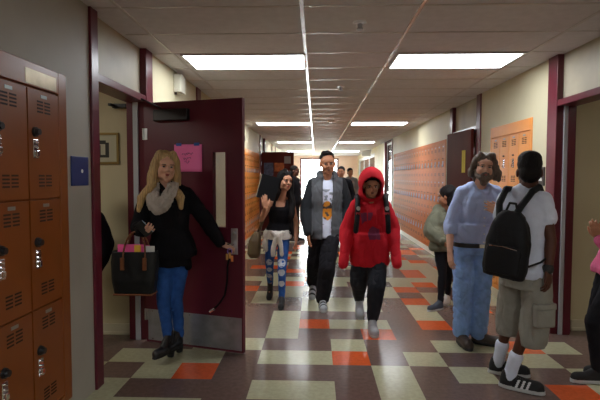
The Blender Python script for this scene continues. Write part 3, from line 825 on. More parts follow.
# keys and lanyard
kb = V((-.700, 3.900, .88))
t = thing('lanyard', 'keys on a long black lanyard hanging from the woman\'s hand by the door', 'keys', kb)
bm = bmesh.new(); polytube(bm, [V(q) for q in [(0, 0, .02), (-.015, -.005, -.04), (-.03, -.01, -.12), (-.035, -.01, -.25), (-.055, -.01, -.36), (-.10, -.015, -.43), (-.14, -.02, -.47)]], .008, 8); obj('strap', bm, BLACKC, t, smooth=True)
bm = bmesh.new(); polytube(bm, [V((-.14, -.02, -.47)), V((-.18, -.02, -.50))], .012, 8); obj('clip', bm, CHROME, t)
bm = bmesh.new(); polytube(bm, [V((-.01+.018*math.cos(a), -.02, .01+.022*math.sin(a))) for a in [q*PI/5 for q in range(11)]], .004, 6); obj('key_ring', bm, mat('violet_band', (.2, .12, .5, 1), .5), t)
for q, (dx, dz, cm) in enumerate([(-.008, -.05, mat('brass', (.7, .4, .12, 1), .3, metal=.8)), (.012, -.075, mat('orange_tag', (.8, .25, .06, 1), .5)), (-.03, -.06, mat('brass', (.7, .4, .12, 1), .3, metal=.8))]):
    obj('key', boxes([(dx-.009, dx+.009, -.026-q*.004, -.023-q*.004, dz, dz+.05)]), cm, t)

# --- 2 dark figure half hidden inside the left doorway
o = V((-1.99, 4.02, 0))
J = dict(head=(-2.03, 4.0, 1.42), shL=(-2.13, 4.05, 1.16), shR=(-1.87, 3.98, 1.15), elL=(-2.2, 4.05, .9), wrL=(-2.15, 3.95, .70), elR=(-1.815, 4.0, .93), wrR=(-1.86, 3.93, .72),
         hipL=(-2.07, 4.05, .74), hipR=(-1.95, 4.0, .74), knL=(-2.07, 4.02, .42), anL=(-2.07, 4.05, .08), knR=(-1.96, 3.97, .42), anR=(-1.96, 4.0, .08), footL=(0, -1), footR=(.1, -1), k=.88)
J = localize(J, o); J['M'] = headM(J['head'], .5, 0, 0, .95)
p = person('person in a black coat mostly hidden behind the left doorpost', o)
body(J, SK_TAN, p, .008); face_parts(J['M'], p, LIPD, HBLACK)
shirt(J, 'coat', BLACKC, p, infl=.030, amp=.008, loose=.02)
trousers(J, BLACKD, p, knr=.05)
for s in 'LR': a = J['an'+s]; shoe('shoe', (a.x, a.y+.02), J['foot'+s], [BLKRUB, BLKRUB], p, L=.25)
hair_cap(Blob(), J['M']).out('hair', HBLACK, p, .009, 2, amp=.005, freq=30)

# --- 3 girl with folder
o = V((-.45, 5.55, 0))
J = dict(head=(-.352, 5.44, 1.455), shL=(-.515, 5.47, 1.212), shR=(-.285, 5.53, 1.217), elL=(-.625, 5.42, 1.015), wrL=(-.560, 5.24, 1.165), elR=(-.232, 5.56, .985), wrR=(-.225, 5.48, .77),
         hipL=(-.510, 5.52, .83), hipR=(-.370, 5.54, .83), knL=(-.548, 5.60, .475), anL=(-.568, 5.90, .135), knR=(-.385, 5.42, .46), anR=(-.392, 5.46, .09), footL=(.0, -1), footR=(.0, -1), sex='f', k=.93)
J = localize(J, o); J['M'] = headM(J['head'], .55, .02, .10, .93)
J['handL'] = dict(d=(-.1, -.05, 1), n=(0, -1, 0), curl=.12, side=1, thumb=.7); J['handR'] = dict(d=(0, -.1, -1), n=(1, 0, 0), curl=.3)
p = person('girl with long dark hair in black tank top and ripped jeans shielding her face', o)
body(J, SK_MID, p); face_parts(J['M'], p, LIP, HBLACK)
shirt(J, 'tank_top', BLACKC, p, infl=.008, sleeve=None, amp=.003, dt1=.88, t0=-.05, hem=.0, extra=lambda b: [b.limb([spine(J, .80)[0]+V((s*.075, -.075, 0)), spine(J, 1)[0]+V((s*.07, -.045, .02)), spine(J, 1)[0]+V((s*.07, .03, .015)), spine(J, .8)[0]+V((s*.075, .08, 0))], [.022, .016, .016, .022]) for s in (-1, 1)])
rip = [(-.098, .50, .028), (-.10, .40, .024), (-.108, .30, .022), (.062, .52, .034), (.060, .41, .030), (.060, .28, .026)]
def ripped(c, n):
    if n.y > .1: return 0
    for x, z, r in rip:
        if ((c.x-x)/(r*1.35))**2+((c.z-z)/(r*1.35))**2 < 1 and noise.noise(V((c.x*20, 0, c.z*110))) > -.33: return 1
    return 0
trousers(J, [BLUEJ, cloth('frayed_white_denim', (190, 195, 205))], p, 'jeans', infl=.003, cuffr=.040, amp=.004, thigh=.080, knr=.052, pick=ripped, t1=.1)
for s in 'LR':
    a = J['an'+s]; shoe('ankle_boot', (a.x, a.y+.015, .0), J['foot'+s], [mat('black_suede', (.012, .011, .012, 1), .8), BLKRUB], p, L=.235, w=.038, high=.15, raise_=(.35 if s == 'L' else 0))
b = Blob(); M = J['M']; hair_cap(b, M, (.087, .102, .090), (-.004, .032, .050))
for s in (-1, 1):
    strands(b, M, [(s*.045, -.02, .10), (s*.082, -.010, .04), (s*.095, -.0, -.07), (s*.098, .0, -.15)], [.034, .026, .032, .034])
b.limb([M @ V((.085, 0, -.14)), V((.175, -.07, 1.20)), V((.165, -.10, 1.05)), V((.155, -.10, .99))], [.036, .045, .04, .02])
b.limb([M @ V((-.085, .0, -.14)), V((-.03, -.03, 1.20)), V((-.045, -.03, 1.12))], [.034, .03, .014])
b.ell(M @ V((0, .075, -.08)), (.085, .05, .13)); b.limb([M @ V((0, .08, -.1)), V((.06, .10, 1.12))], [.08, .07])
b.out('hair', HBLACK, p, .008, 3, amp=.007, freq=26, st=(1.5, 1.5, .25))
# sweater tied round her waist
b = Blob(); c, l, f = spine(J, .06)
b.loft([(c+V((0, 0, -.06)), l, f, .165, .125), (c+V((0, 0, .045)), l, f, .152, .115)], 24)
b.limb([c+V((-.06, -.13, .02)), c+V((.0, -.145, -.02)), c+V((-.045, -.135, -.15)), c+V((-.05, -.13, -.245))], [.024, .034, .028, .024])
b.limb([c+V((.06, -.13, .02)), c+V((.01, -.15, -.015)), c+V((.045, -.140, -.14)), c+V((.05, -.135, -.235))], [.024, .034, .027, .024])
b.limb([c+V((-.135, -.06, .01)), c+V((-.15, -.05, -.12)), c+V((-.14, -.04, -.20))], [.035, .035, .025])
b.out('tied_sweater', cloth('off_white_knit', (205, 197, 188)), p, .007, 2, amp=.007, freq=22, ridge=.004)
# folder
fc = V((-.520, 5.30, 1.383))
t = thing('folder', 'black folder held up beside the head of the dark-haired girl', 'folder', fc, rot=(0, .25, .08))
obj('cover', boxes([(-.115, .095, -.012, -.007, -.135, .135), (-.115, .095, .007, .012, -.135, .135), (.090, .095, -.007, .007, -.135, .135)]), mat('black_folder_card', (.005, .005, .006, 1), .7, spec=.15), t, bevel=.002)
obj('pages', boxes([(-.122, .088, -.006, .006, -.128, .128)]), mat('kraft_pages', (.42, .33, .22, 1), .8), t)
# shoulder bag
t = thing('shoulder_bag', 'brown soft shoulder bag hanging at the dark-haired girl\'s side', 'bag', (-.725, 5.52, .56))
OLV = mat('olive_brown_leather', (.10, .062, .025, 1), .6, var=.2, vscale=6, bump=.2, bscale=20)
b = Blob(); b.loft([(V((0.01, 0, .0)), X, Yv, .05, .07), (V((0, 0, .05)), X, Yv, .078, .10), (V((.015, 0, .2)), X, Yv, .07, .095), (V((.045, 0, .31)), X, Yv, .035, .05)], 20, 2.6)
b.out('bag_body', OLV, t, .008, 4, amp=.008, freq=10)
bm = bmesh.new(); polytube(bm, [V((.05, -.03, .29)), V((.11, -.07, .45)), V((.185, -.09, .60)), V((.205, -.06, .685)), V((.205, -.01, .695)), V((.19, .04, .64)), V((.06, .03, .30))], .011, 8); obj('strap', bm, OLV, t, smooth=True)

# --- 4 boy in grey jacket
o = V((.10, 5.6, 0))
J = dict(head=(.134, 5.47, 1.672), shL=(-.030, 5.54, 1.435), shR=(.290, 5.55, 1.435), elL=(-.105, 5.52, 1.135), wrL=(-.085, 5.40, .868), elR=(.355, 5.58, 1.14), wrR=(.335, 5.50, .87),
         hipL=(.025, 5.56, .90), hipR=(.195, 5.56, .90), knL=(-.005, 5.62, .50), anL=(-.030, 6.0, .15), knR=(.130, 5.38, .475), anR=(.082, 5.45, .095), footL=(-.05, -1), footR=(.05, -1), k=1.0)
J = localize(J, o); J['head'].z -= .012; J['M'] = headM(J['head'], .08, .12, -.07, 1.06)
J['handL'] = dict(d=(.03, -.15, -1), n=(-.9, -.3, 0), curl=.4, side=1); J['handR'] = dict(d=(0, -.1, -1), n=(1, 0, 0), curl=.35)
p = person('tall boy with short black hair in an open grey jacket over a white printed tee', o)
body(J, SK_TAN, p); face_parts(J['M'], p, LIPD, HBLACK)
def tee(c, n):
    if n.y > -.1: return 0
    x, z = c.x-.032, c.z
    if (x/.066)**2+((z-1.12)/.11)**2 < 1:
        return 1 if noise.noise(V((c.x*22, 3, c.z*22))) > -.18 else 2
    if 1.22 < z < 1.36 and abs(x) < .07 and noise.noise(V((c.x*30, 1, c.z*30))) > .12: return 3
    if .945 < z < .965 and abs(x) < .08 and noise.noise(V((c.x*14, 5, c.z*60))) > .05: return 3
    return 0
shirt(J, 'tee_shirt', [WHITEC, mat('orange_print', (.75, .28, .02, 1), .8), mat('dark_print', (.05, .04, .04, 1), .8), mat('grey_print', (.25, .27, .32, 1), .8)], p, infl=.012, sleeve='short', amp=.004, t0=-.12, hem=.02, pick=tee, extra=lambda b: b.loft([(V((.012, -.045, .80)), X, Yv, .168, .132), (V((.012, -.042, .95)), X, Yv, .168, .128)]))
def open_front(c, n):
    return n.y < .2 and c.y < -.06 and abs(c.x-(.034+.02*(c.z-1.1))) < .058-.03*(1.42-c.z)*.4 and c.z < 1.55
LG = cloth('mid_grey_cotton', (92, 94, 98))
def jk(b):
    b.loft([(V((.012, -.04, .79)), X, Yv, .188, .145), (V((.012, -.04, .95)), X, Yv, .185, .145), (V((.012, -.04, 1.05)), X, Yv, .176, .135)])
    for s in (-1, 1): b.limb([(.032+s*.045, -.12, 1.49), (.032+s*.085, -.07, 1.52), (.032+s*.085, .02, 1.545), (.032, .06, 1.54)], [.030, .036, .042, .05])
def jpick(c, n):
    s = (c.x < -.145) or (c.x > .205)
    return 1 if s else 0
shirt(J, 'jacket', [LG, cloth('black_sleeve_fleece', (34, 36, 40))], p, infl=.026, amp=.007, cut=open_front, pick=jpick, extra=jk, ridge=.005, loose=.016, thick=.012)
trousers(J, BLACKD, p, infl=.026, cuffr=.082, amp=.008, thigh=.09, knr=.074, ridge=.007, t1=-.03)
SHG = [mat('silver_grey_shoe', (.42, .44, .47, 1), .5), RUBBER, BLKRUB]
for s in 'LR':
    a = J['an'+s]; shoe('shoe', (a.x, a.y+.0, 0), J['foot'+s], SHG, p, L=.295, w=.048, high=.10, raise_=(.40 if s == 'L' else 0), stripes=lambda c, n: abs(math.sin(c.x*40)) > .8, laces=PAPERW)
b = hair_cap(Blob(), J['M'], (.080, .092, .078), (0, .030, .056), low=.0)
b.ell(J['M'] @ V((0, -.028, .112)), (.060, .036, .024)).ell(J['M'] @ V((-.01, .0, .116)), (.058, .06, .028))
b.out('hair', HBLACK, p, .008, 1, amp=.010, freq=45, st=(1, 1, 1))

# --- 5 boy in the red hoodie
o = V((.54, 4.78, 0))
J = dict(head=(.545, 4.67, 1.425), shL=(.400, 4.74, 1.225), shR=(.688, 4.74, 1.225), elL=(.318, 4.75, .98), wrL=(.290, 4.64, .80), elR=(.770, 4.75, .98), wrR=(.775, 4.64, .80),
         hipL=(.472, 4.76, .76), hipR=(.620, 4.76, .76), knL=(.443, 4.84, .455), anL=(.480, 5.20, .14), knR=(.590, 4.58, .44), anR=(.558, 4.62, .095), footL=(.0, -1), footR=(0, -1), k=.93)
J = localize(J, o); J['M'] = headM(J['head'], 0, .22, 0, .93)
for s in 'LR': J['hand'+s] = dict(d=(0, -.1, -1), n=((-1 if s == 'L' else 1), 0, 0), curl=1.1)
p = person('student in a bright red hoodie with the hood up and black sweatpants', o)
body(J, SK_MID, p); face_parts(J['M'], p, LIPD, HBLACK)
def hd(b):
    b.loft([(V((0, -.03, .625)), X, Yv, .190, .150), (V((0, -.03, .66)), X, Yv, .205, .162), (V((0, -.03, .80)), X, Yv, .198, .155), (V((0, -.03, .95)), X, Yv, .178, .140)])
    for s, e in (('L', (-.272, -.215, .66)), ('R', (.240, -.215, .67))):
        b.limb([J['el'+s], J['el'+s].lerp(V(e), .5), V(e)], [.055, .058, .048])
    M = J['M']; Rn = M.to_3x3().normalized()
    b.limb([(-.10, -.02, 1.245), (.11, -.02, 1.245)], [.065, .065])
RED = cloth('red_fleece', (196, 22, 38), var=.08, spec=.3)
NAVY = mat('faded_navy_print', (.19, .018, .065, 1), .8)
def hpick(c, n):
    if n.y < -.2 and -.075 < c.x-(1.02-c.z)*.15+.01 < .085 and .90 < c.z < 1.16 and noise.noise(V((c.x*9, 2, c.z*7))) > -.12: return 1
    return 0
shirt(J, 'hoodie', [RED, NAVY], p, infl=.024, amp=.009, extra=hd, ridge=.006, loose=.012, pick=hpick, cuff=.9)
M = J['M']; b = Blob(); Rn = M.to_3x3().normalized()
b.ell(M @ V((0, .02, .03)), (.128, .140, .152), Rn); b.ell(M @ V((0, .03, -.08)), (.128, .115, .10), Rn); b.limb([V((-.08, -.01, 1.27)), V((.085, -.01, 1.27))], [.08, .08])
Mi = M.inverted()
def face_hole(c, n):
    q = Mi @ c
    return q.y < -.035 and (q.x/.106)**2+((q.z-(-.012))/.126)**2 < 1
b.out('hood', RED, p, .008, 3, amp=.005, freq=12, cut=face_hole, thick=.012)
for s in (-1, 1):
    bm = bmesh.new(); polytube(bm, [V((s*.035, -.155, 1.24)), V((s*.042, -.185, 1.14)), V((s*.040, -.188, 1.03))], .004, 6); obj('drawstring', bm, RED, p)
trousers(J, cloth('charcoal_sweat', (44, 46, 52), spec=.12), p, 'sweatpants', infl=.030, cuffr=.058, amp=.008, thigh=.088, knr=.066, ridge=.007)
SHG2 = [mat('grey_suede_shoe', (.36, .36, .38, 1), .7), mat('grey_shoe_sole', (.48, .48, .48, 1), .6)]
for s in 'LR':
    a = J['an'+s]; shoe('shoe', (a.x, a.y, 0), J['foot'+s], SHG2, p, L=.285, w=.048, high=.13, raise_=(.38 if s == 'L' else 0), laces=PAPERW)
b = Blob(); hair_cap(b, M, (.080, .094, .080), (0, .02, .052)).out('hair', HBLACK, p, .010, 1)
# backpack on his back with its straps over the shoulders
def backpack(name_label, loc, rz, mats, strap_pts, k=1.0, w=.15, d=.10, h=.44, tilt=0, extra=None, strap_r=.020):
    t = thing('backpack', name_label, 'backpack', loc); Rz = Matrix.Rotation(rz, 4, 'Z') @ Matrix.Rotation(tilt, 4, 'Y')
    b = Blob(); l, f = Rz.to_3x3() @ X, Rz.to_3x3() @ Yv; u = Rz.to_3x3() @ UP
    b.loft([(u*0, l, f, w*.9, d*.85), (u*.06, l, f, w, d), (u*h*.55, l, f, w*1.0, d*.95), (u*h*.80, l, f, w*.80, d*.75), (u*h*.93, l, f, w*.58, d*.55), (u*h, l, f, w*.36, d*.35)], 24, 3)
    b.out('bag_body', mats[0], t, .008, 4, amp=.006, freq=9, ridge=.003)
    b = Blob(); q = f*(d*.80)
    b.loft([(q+u*.03, l, f, w*.78, d*.32), (q+u*h*.42, l, f, w*.80, d*.30), (q+u*h*.50, l, f, w*.7, d*.15)], 20, 3)
    b.out('front_pocket', mats[0], t, .008, 3, amp=.004, freq=10)
    bm = bmesh.new(); polytube(bm, [q+u*h*.46-l*w*.62+f*d*.22, q+u*h*.48+f*d*.27, q+u*h*.46+l*w*.62+f*d*.22], .004, 6); obj('zip', bm, mats[1], t)
    bm = bmesh.new(); polytube(bm, [u*h*.97-l*.04, u*(h+.05)-l*.02, u*(h+.05)+l*.02, u*h*.97+l*.04], .008, 8); obj('carry_loop', bm, mats[0], t)
    for pts in strap_pts:
        b = Blob(); P = [V(a)-V(loc) for a in pts]
        b.limb(P, [strap_r]*len(P), 12)
        b.out('strap', mats[0], t, .006, 2)
    if extra: extra(t)
    return t
BPK = cloth('black_nylon', (24, 24, 27), rough=.6, bump=.1)
def sp(o, s, xo=.13):
    return None
st5 = []
for s, sx in ((-1, .410), (1, .684)):
    st5.append([(sx, 4.90, 1.16), (sx, 4.82, 1.285), (sx, 4.74, 1.315), (sx, 4.655, 1.285), (sx+s*.004, 4.605, 1.20), (sx+s*.012, 4.585, 1.08), (sx+s*.02, 4.60, .98)])
def badges(t):
    for sx in (.410, .684):
        bm = bmesh.new(); cyl(bm, (sx-.545, 4.574-4.97, 1.205-.80), (sx-.545, 4.562-4.97, 1.203-.80), .019, seg=20); obj('round_badge', bm, mat('pale_badge', (.5, .5, .5, 1), .4), t)
        obj('strap_buckle', boxes([(sx-.545-.022, sx-.545+.022, 4.572-4.97, 4.582-4.97, 1.145-.80, 1.165-.80)]), mat('red_trim', (.4, .01, .02, 1), .5), t)
backpack('black backpack with badged straps worn by the student in the red hoodie', (.545, 4.97, .80), 0, [BPK, BLACKP], st5, w=.14, d=.09, h=.42, extra=badges, strap_r=.026)

# --- 6 bearded man
o = V((1.42, 4.24, 0))
J = dict(head=(1.478, 4.18, 1.588), shL=(1.312, 4.24, 1.368), shR=(1.612, 4.27, 1.374), elL=(1.215, 4.24, 1.085), wrL=(1.182, 4.12, .868), elR=(1.675, 4.22, 1.10), wrR=(1.585, 4.04, 1.205),
         hipL=(1.345, 4.27, .885), hipR=(1.505, 4.27, .885), knL=(1.340, 4.24, .49), anL=(1.348, 4.30, .095), knR=(1.500, 4.25, .49), anR=(1.495, 4.29, .095), footL=(.05, -1), footR=(.88, -.42), k=.97, deep=1.12)
J = localize(J, o); J['M'] = headM(J['head'], -.12, -.02, .10, .98)
J['handL'] = dict(d=(.05, -.2, -1), n=(-.9, -.3, 0), curl=.35, side=1); J['handR'] = dict(d=(-.85, .05, .45), n=(0, -1, 0), curl=.45, side=1, thumb=.5)
p = person('bearded man with long hair in a light blue shirt and washed jeans', o)
body(J, SK_PALE, p); face_parts(J['M'], p, LIP, HGREY)
LBS = cloth('light_blue_oxford', (180, 196, 236), var=.05)
def bs(b):
    b.loft([(V((.0, .02, .915)), X, Yv, .160, .125), (V((.0, .02, .955)), X, Yv, .176, .140), (V((.0, .0, 1.10)), X, Yv, .174, .138)])
    c = spine(J, 1.0)[0]; b.limb([c+V((-.055, -.06, .03)), c+V((-.01, -.10, -.01))], [.024, .018]).limb([c+V((.075, -.05, .04)), c+V((.04, -.10, .0))], [.024, .018])
shirt(J, 'shirt', [LBS, mat('shirt_placket_shadow', srgb(130, 150, 200), .8)], p, infl=.020, amp=.008, sleeve='roll', t0=.1, hem=0, extra=bs, ridge=.006, collar=1)
bm = bmesh.new()
for q in range(6): cyl(bm, (.04, -.147-.004*math.sin(q), .95+q*.07), (.04, -.160, .95+q*.07), .006, seg=10)
obj('shirt_buttons', bm, PAPERW, p)
trousers(J, LBLUEJ, p, 'jeans', infl=.022, cuffr=.078, amp=.009, thigh=.088, knr=.068, ridge=.008)
b = Blob(); b.loft([(V((.0, .02, .892)), X, Yv, .177, .142), (V((.0, .02, .930)), X, Yv, .177, .142)]); b.out('belt', mat('black_belt_leather', (.012, .01, .009, 1), .4), p, .007, 1)
obj('belt_buckle', boxes([(.01, .06, -.130, -.118, .895, .928)]), CHROME, p, bevel=.003)
BRS = [mat('brown_shoe_leather', (.050, .032, .024, 1), .5), BLKRUB]
for s in 'LR': a = J['an'+s]; shoe('shoe', (a.x-.01*(s == 'R'), a.y+.015), J['foot'+s], BRS, p, L=.29, w=.050, high=.10)
b = Blob(); M = J['M']; hair_cap(b, M, (.092, .104, .092), (0, .034, .045))
for s in (-1, 1):
    strands(b, M, [(s*.045, -.035, .105), (s*.080, -.015, .06), (s*.094, .01, -.02), (s*.104, .03, -.08)], [.030, .028, .030, .022])
strands(b, M, [(.09, .02, .02), (.125, .02, -.04), (.145, .02, -.09)], [.04, .035, .022])
strands(b, M, [(-.085, .03, -.02), (-.095, .03, -.08)], [.034, .020])
b.ell(M @ V((0, .07, -.06)), (.09, .05, .09))
b.out('hair', HGREY, p, .007, 2, amp=.013, freq=24, st=(1.2, 1.2, .6))
b = Blob(); Rn = M.to_3x3().normalized()
b.ell(M @ V((0, -.068, -.096)), (.046, .036, .040), Rn); b.ell(M @ V((0, -.066, -.128)), (.032, .028, .034), Rn)
for s in (-1, 1): b.limb([M @ V((s*.070, -.01, -.03)), M @ V((s*.060, -.04, -.075)), M @ V((s*.03, -.075, -.095))], [.014, .020, .026]); b.limb([M @ V((0, -.098, -.046)), M @ V((s*.026, -.088, -.058)), M @ V((s*.034, -.08, -.08))], [.009, .010, .012])
b.out('beard', HGREY, p, .006, 2, amp=.005, freq=50, st=(1, 1, .5))
p.location.x -= .022
obj('phone_holster', boxes([(-.235, -.195, -.09, -.06, .76, .875)]), BLACKP, p, bevel=.006)

# --- 7 boy with white tee, back to us
o = V((1.42, 3.38, 0))
J = dict(head=(1.474, 3.34, 1.545), shL=(1.352, 3.43, 1.358), shR=(1.538, 3.255, 1.355), elL=(1.33, 3.52, 1.09), wrL=(1.44, 3.66, .97), elR=(1.566, 3.20, 1.09), wrR=(1.535, 3.16, .895),
         hipL=(1.430, 3.435, .87), hipR=(1.510, 3.275, .87), knL=(1.445, 3.53, .48), anL=(1.402, 3.63, .10), knR=(1.475, 3.31, .48), anR=(1.392, 3.385, .10), footL=(.94, -.3), footR=(.86, -.5), k=.97)
J = localize(J, o); J['M'] = headM(J['head'], PI-.30, .05, 0, .97)
J['handL'] = dict(d=(.3, .8, .1), n=(0, 0, 1), curl=.4, side=1); J['handR'] = dict(d=(-.03, -.05, -1), n=(.6, -.8, 0), curl=.45, side=-1)
p = person('boy seen from behind in a white tee and khaki cargo shorts with a black backpack', o)
body(J, SK_DARK, p); face_parts(J['M'], p, LIPD, HBLACK)
def wt(b):
    b.loft([(V((.045, -.03, .815)), V((.6, -.8, 0)), V((.8, .6, 0)), .150, .120), (V((.045, -.03, .95)), V((.7, -.7, 0)), V((.7, .7, 0)), .155, .120), (V((.04, -.04, 1.10)), V((.75, -.65, 0)), V((.65, .75, 0)), .155, .118)])
    b.limb([J['shR'], J['shR'].lerp(J['elR'], .48)], [.059, .062]); b.limb([J['shL'], J['shL'].lerp(J['elL'], .48)], [.057, .062])
    c = spine(J, 1.0)[0]; b.limb([c+V((0, 0, .01)), c+V((0, 0, .05))], [.082, .070]); b.limb([c+V((0, 0, .03)), J['shR']], [.066, .056]); b.limb([c+V((0, 0, .03)), J['shL']], [.066, .056])
shirt(J, 'tee_shirt', WHITEC, p, infl=.012, sleeve=None, amp=.009, extra=wt, ridge=.006, loose=.008, collar=1)
b = Blob()
l7, f7 = V((.5, -.86, 0)), V((.86, .5, 0))
b.loft([(V((.05, -.02, .74)), l7, f7, .165, .150), (V((.05, -.02, .90)), l7, f7, .160, .135)], 22)
for s in 'LR':
    hp, kk = J['hip'+s], J['kn'+s]; e = kk+(kk-hp)*.28; ad = V((.035, -.01, 0)) if s == 'R' else V((0, 0, 0))
    b.limb([hp, hp.lerp(kk, .6)+ad, e+ad*1.3], [.098, .100, .095])
def flat(c, n): return 0
sh7 = b.out('cargo_shorts', KHAKI, p, .008, 3, amp=.009, freq=10, ridge=.007, zmin=.335, cut=lambda c, n: c.z < .3351, thick=.006)
b = Blob(); b.loft([(V((.115, -.178, .50)), V((.97, .25, 0)), V((.25, -.97, 0)), .072, .030), (V((.115, -.178, .64)), V((.97, .25, 0)), V((.25, -.97, 0)), .074, .030)], 16, 5)
b.out('cargo_pocket', KHAKI, p, .006, 2, amp=.003)
b = Blob(); b.loft([(V((.116, -.179, .62)), V((.97, .25, 0)), V((.25, -.97, 0)), .078, .037), (V((.116, -.179, .66)), V((.97, .25, 0)), V((.25, -.97, 0)), .078, .035)], 16, 5)
b.out('pocket_flap', KHAKI, p, .006, 1)
for s in 'LR':
    a, kk = J['an'+s], J['kn'+s]
    b = Blob(); b.limb([a-V((0, 0, .02)), a+(kk-a)*.22, a+(kk-a)*.37], [.044, .045, .050]); b.out('sock', WHITEC, p, .006, 2, amp=.002, freq=20)
    shoe('sneaker', (a.x-.02, a.y+.012), J['foot'+s], [mat('black_suede', (.012, .011, .012, 1), .8), RUBBER, mat('white_stripe', (.7, .7, .72, 1), .6)], p, L=.30, w=.048, sole=.028, high=.095, voxel=.0048,
         stripes=lambda c, n: abs(n.y) > .45 and .028 < c.z < .078 and .055 < c.x-c.z*.35 < .150 and ((c.x-c.z*.35-.055) % .034) < .016, laces=PAPERW)
b = Blob(); a, w_ = J['elR'].lerp(J['wrR'], .93), J['elR'].lerp(J['wrR'], .99); b.limb([a, w_], [.034, .033]); b.out('wristband', BLKRUB, p, .005, 1)
b = hair_cap(Blob(), J['M'], (.083, .101, .086), (0, .024, .052), low=-.012); b.ell(J['M'] @ V((0, .02, .085)), (.078, .092, .062), J['M'].to_3x3().normalized())
b.out('hair', HBLACK, p, .007, 3, amp=.002, freq=60)
fz = V((.66, .75, 0)); lz = V((.75, -.66, 0)); B0 = V((1.270, 3.225, .835))
cS = V((1.434, 3.330, 0))
def sh_pt(lat, back, z): q = cS+lz*lat-fz*back; return (q.x, q.y, z)
st7 = [[sh_pt(-.085, .205, 1.19), sh_pt(-.105, .15, 1.33), sh_pt(-.095, .06, 1.425), sh_pt(-.095, -.04, 1.42), sh_pt(-.10, -.13, 1.30), sh_pt(-.11, -.16, 1.15), sh_pt(-.13, -.10, 1.02)],
       [sh_pt(-.01, .215, 1.19), sh_pt(.04, .17, 1.31), sh_pt(.085, .09, 1.41), sh_pt(.10, 0, 1.44), sh_pt(.10, -.11, 1.35), sh_pt(.12, -.165, 1.18), sh_pt(.155, -.11, 1.06), sh_pt(.185, -.0, .99)]]
def thin7(t):
    bm = bmesh.new(); polytube(bm, [V(q)-V((B0.x, B0.y, B0.z)) for q in (sh_pt(.185, 0, .99), sh_pt(.16, .12, .95), sh_pt(.06, .20, .90))], .007, 8); obj('strap_webbing', bm, BPK, t)
backpack('black backpack slung on the back of the boy in the white tee', B0, math.atan2(-.66, .75)+PI, [BPK, CHROME], st7, w=.145, d=.08, h=.45, tilt=-.10, extra=thin7, strap_r=.023)

# --- 8 girl behind the man
o = V((1.48, 5.5, 0))
J = dict(head=(1.492, 5.46, 1.285), shL=(1.375, 5.46, 1.075), shR=(1.56, 5.56, 1.075), elL=(1.315, 5.42, .90), wrL=(1.40, 5.30, .80), elR=(1.62, 5.6, .88), wrR=(1.60, 5.5, .70),
         hipL=(1.43, 5.48, .70), hipR=(1.54, 5.54, .70), knL=(1.44, 5.40, .40), anL=(1.425, 5.40, .085), knR=(1.56, 5.58, .40), anR=(1.575, 5.66, .085), footL=(-.8, -.5), footR=(-.6, -.7), k=.80, sex='f')
J = localize(J, o); J['M'] = headM(J['head'], -2.2, .2, -.05, .93)
p = person('small student with black hair in an olive grey hoodie half hidden behind the bearded man', o)
body(J, SK_TAN, p, .007); face_parts(J['M'], p, LIPD, HBLACK)
OLIVE = cloth('olive_grey_fleece', (112, 112, 94))
shirt(J, 'hoodie', OLIVE, p, infl=.045, amp=.010, loose=.02, ridge=.006, extra=lambda b: b.loft([(V((-.005, 0, .66)), X, Yv, .165, .135), (V((0, 0, .85)), X, Yv, .165, .135)]).limb([(-.08, .02, 1.13), (.06, .06, 1.14)], [.06, .06]))
trousers(J, BLACKD, p, 'leggings', infl=.008, cuffr=.042, knr=.052)
for s in 'LR':
    a = J['an'+s]; shoe('shoe', (a.x, a.y), J['foot'+s], ([mat('slate_canvas', (.05, .06, .08, 1), .8), RUBBER] if s == 'L' else [PAPERW, RUBBER]), p, L=.235, w=.038, sole=.022)
b = hair_cap(Blob(), J['M'], (.094, .110, .096), (0, .03, .045), low=-.04); b.ell(J['M'] @ V((0, .06, -.07)), (.075, .05, .08)); b.out('hair', HBLACK, p, .008, 2, amp=.010, freq=25)

# --- 9 person at the right edge in pink
o = V((2.16, 3.48, 0))
J = dict(head=(2.235, 3.46, 1.47), shL=(2.235, 3.62, 1.24), shR=(2.235, 3.32, 1.24), elL=(2.27, 3.68, 1.00), wrL=(2.18, 3.66, .80), elR=(2.095, 3.30, .965), wrR=(1.992, 3.40, 1.075),
         hipL=(2.17, 3.55, .83), hipR=(2.16, 3.40, .83), knL=(2.09, 3.58, .46), anL=(2.23, 3.64, .09), knR=(1.985, 3.42, .47), anR=(2.07, 3.49, .10), footL=(-1, -.1), footR=(-1, .05), k=.92, sex='f')
J = localize(J, o); J['M'] = headM(J['head'], -PI/2, 0, 0, .94)
J['handR'] = dict(d=(-.25, .05, 1), n=(-.6, -.8, 0), curl=.35, side=-1); J['handL'] = dict(d=(-.2, 0, -1), n=(0, 1, 0), curl=.4)
p = person('person in a pink top and black trousers at the right edge with one hand raised', o)
body(J, SK_TAN, p); face_parts(J['M'], p, LIP, HBLACK)
shirt(J, 'pink_top', cloth('pink_jersey', (206, 96, 134)), p, infl=.022, amp=.007, ridge=.005, loose=.016, cuff=.88)
trousers(J, BLACKD, p, infl=.006, cuffr=.046, knr=.054)
for s in 'LR': a = J['an'+s]; shoe('sneaker', (a.x+.02, a.y), J['foot'+s], [mat('black_suede', (.012, .011, .012, 1), .8), RUBBER], p, L=.25, w=.042, high=.11, laces=PAPERW)
b = hair_cap(Blob(), J['M'], (.088, .104, .09), (0, .03, .05)); strands(b, J['M'], [(0, .08, 0), (0, .10, -.12), (0, .09, -.22)], [.07, .07, .04]); b.out('hair', HBLACK, p, .009, 2, amp=.006, freq=25)
b = Blob(); a = J['wrR']; b.limb([a-V((.0, .0, .012)), a], [.030, .029]); b.out('bracelet', BLKRUB, p, .005, 1)

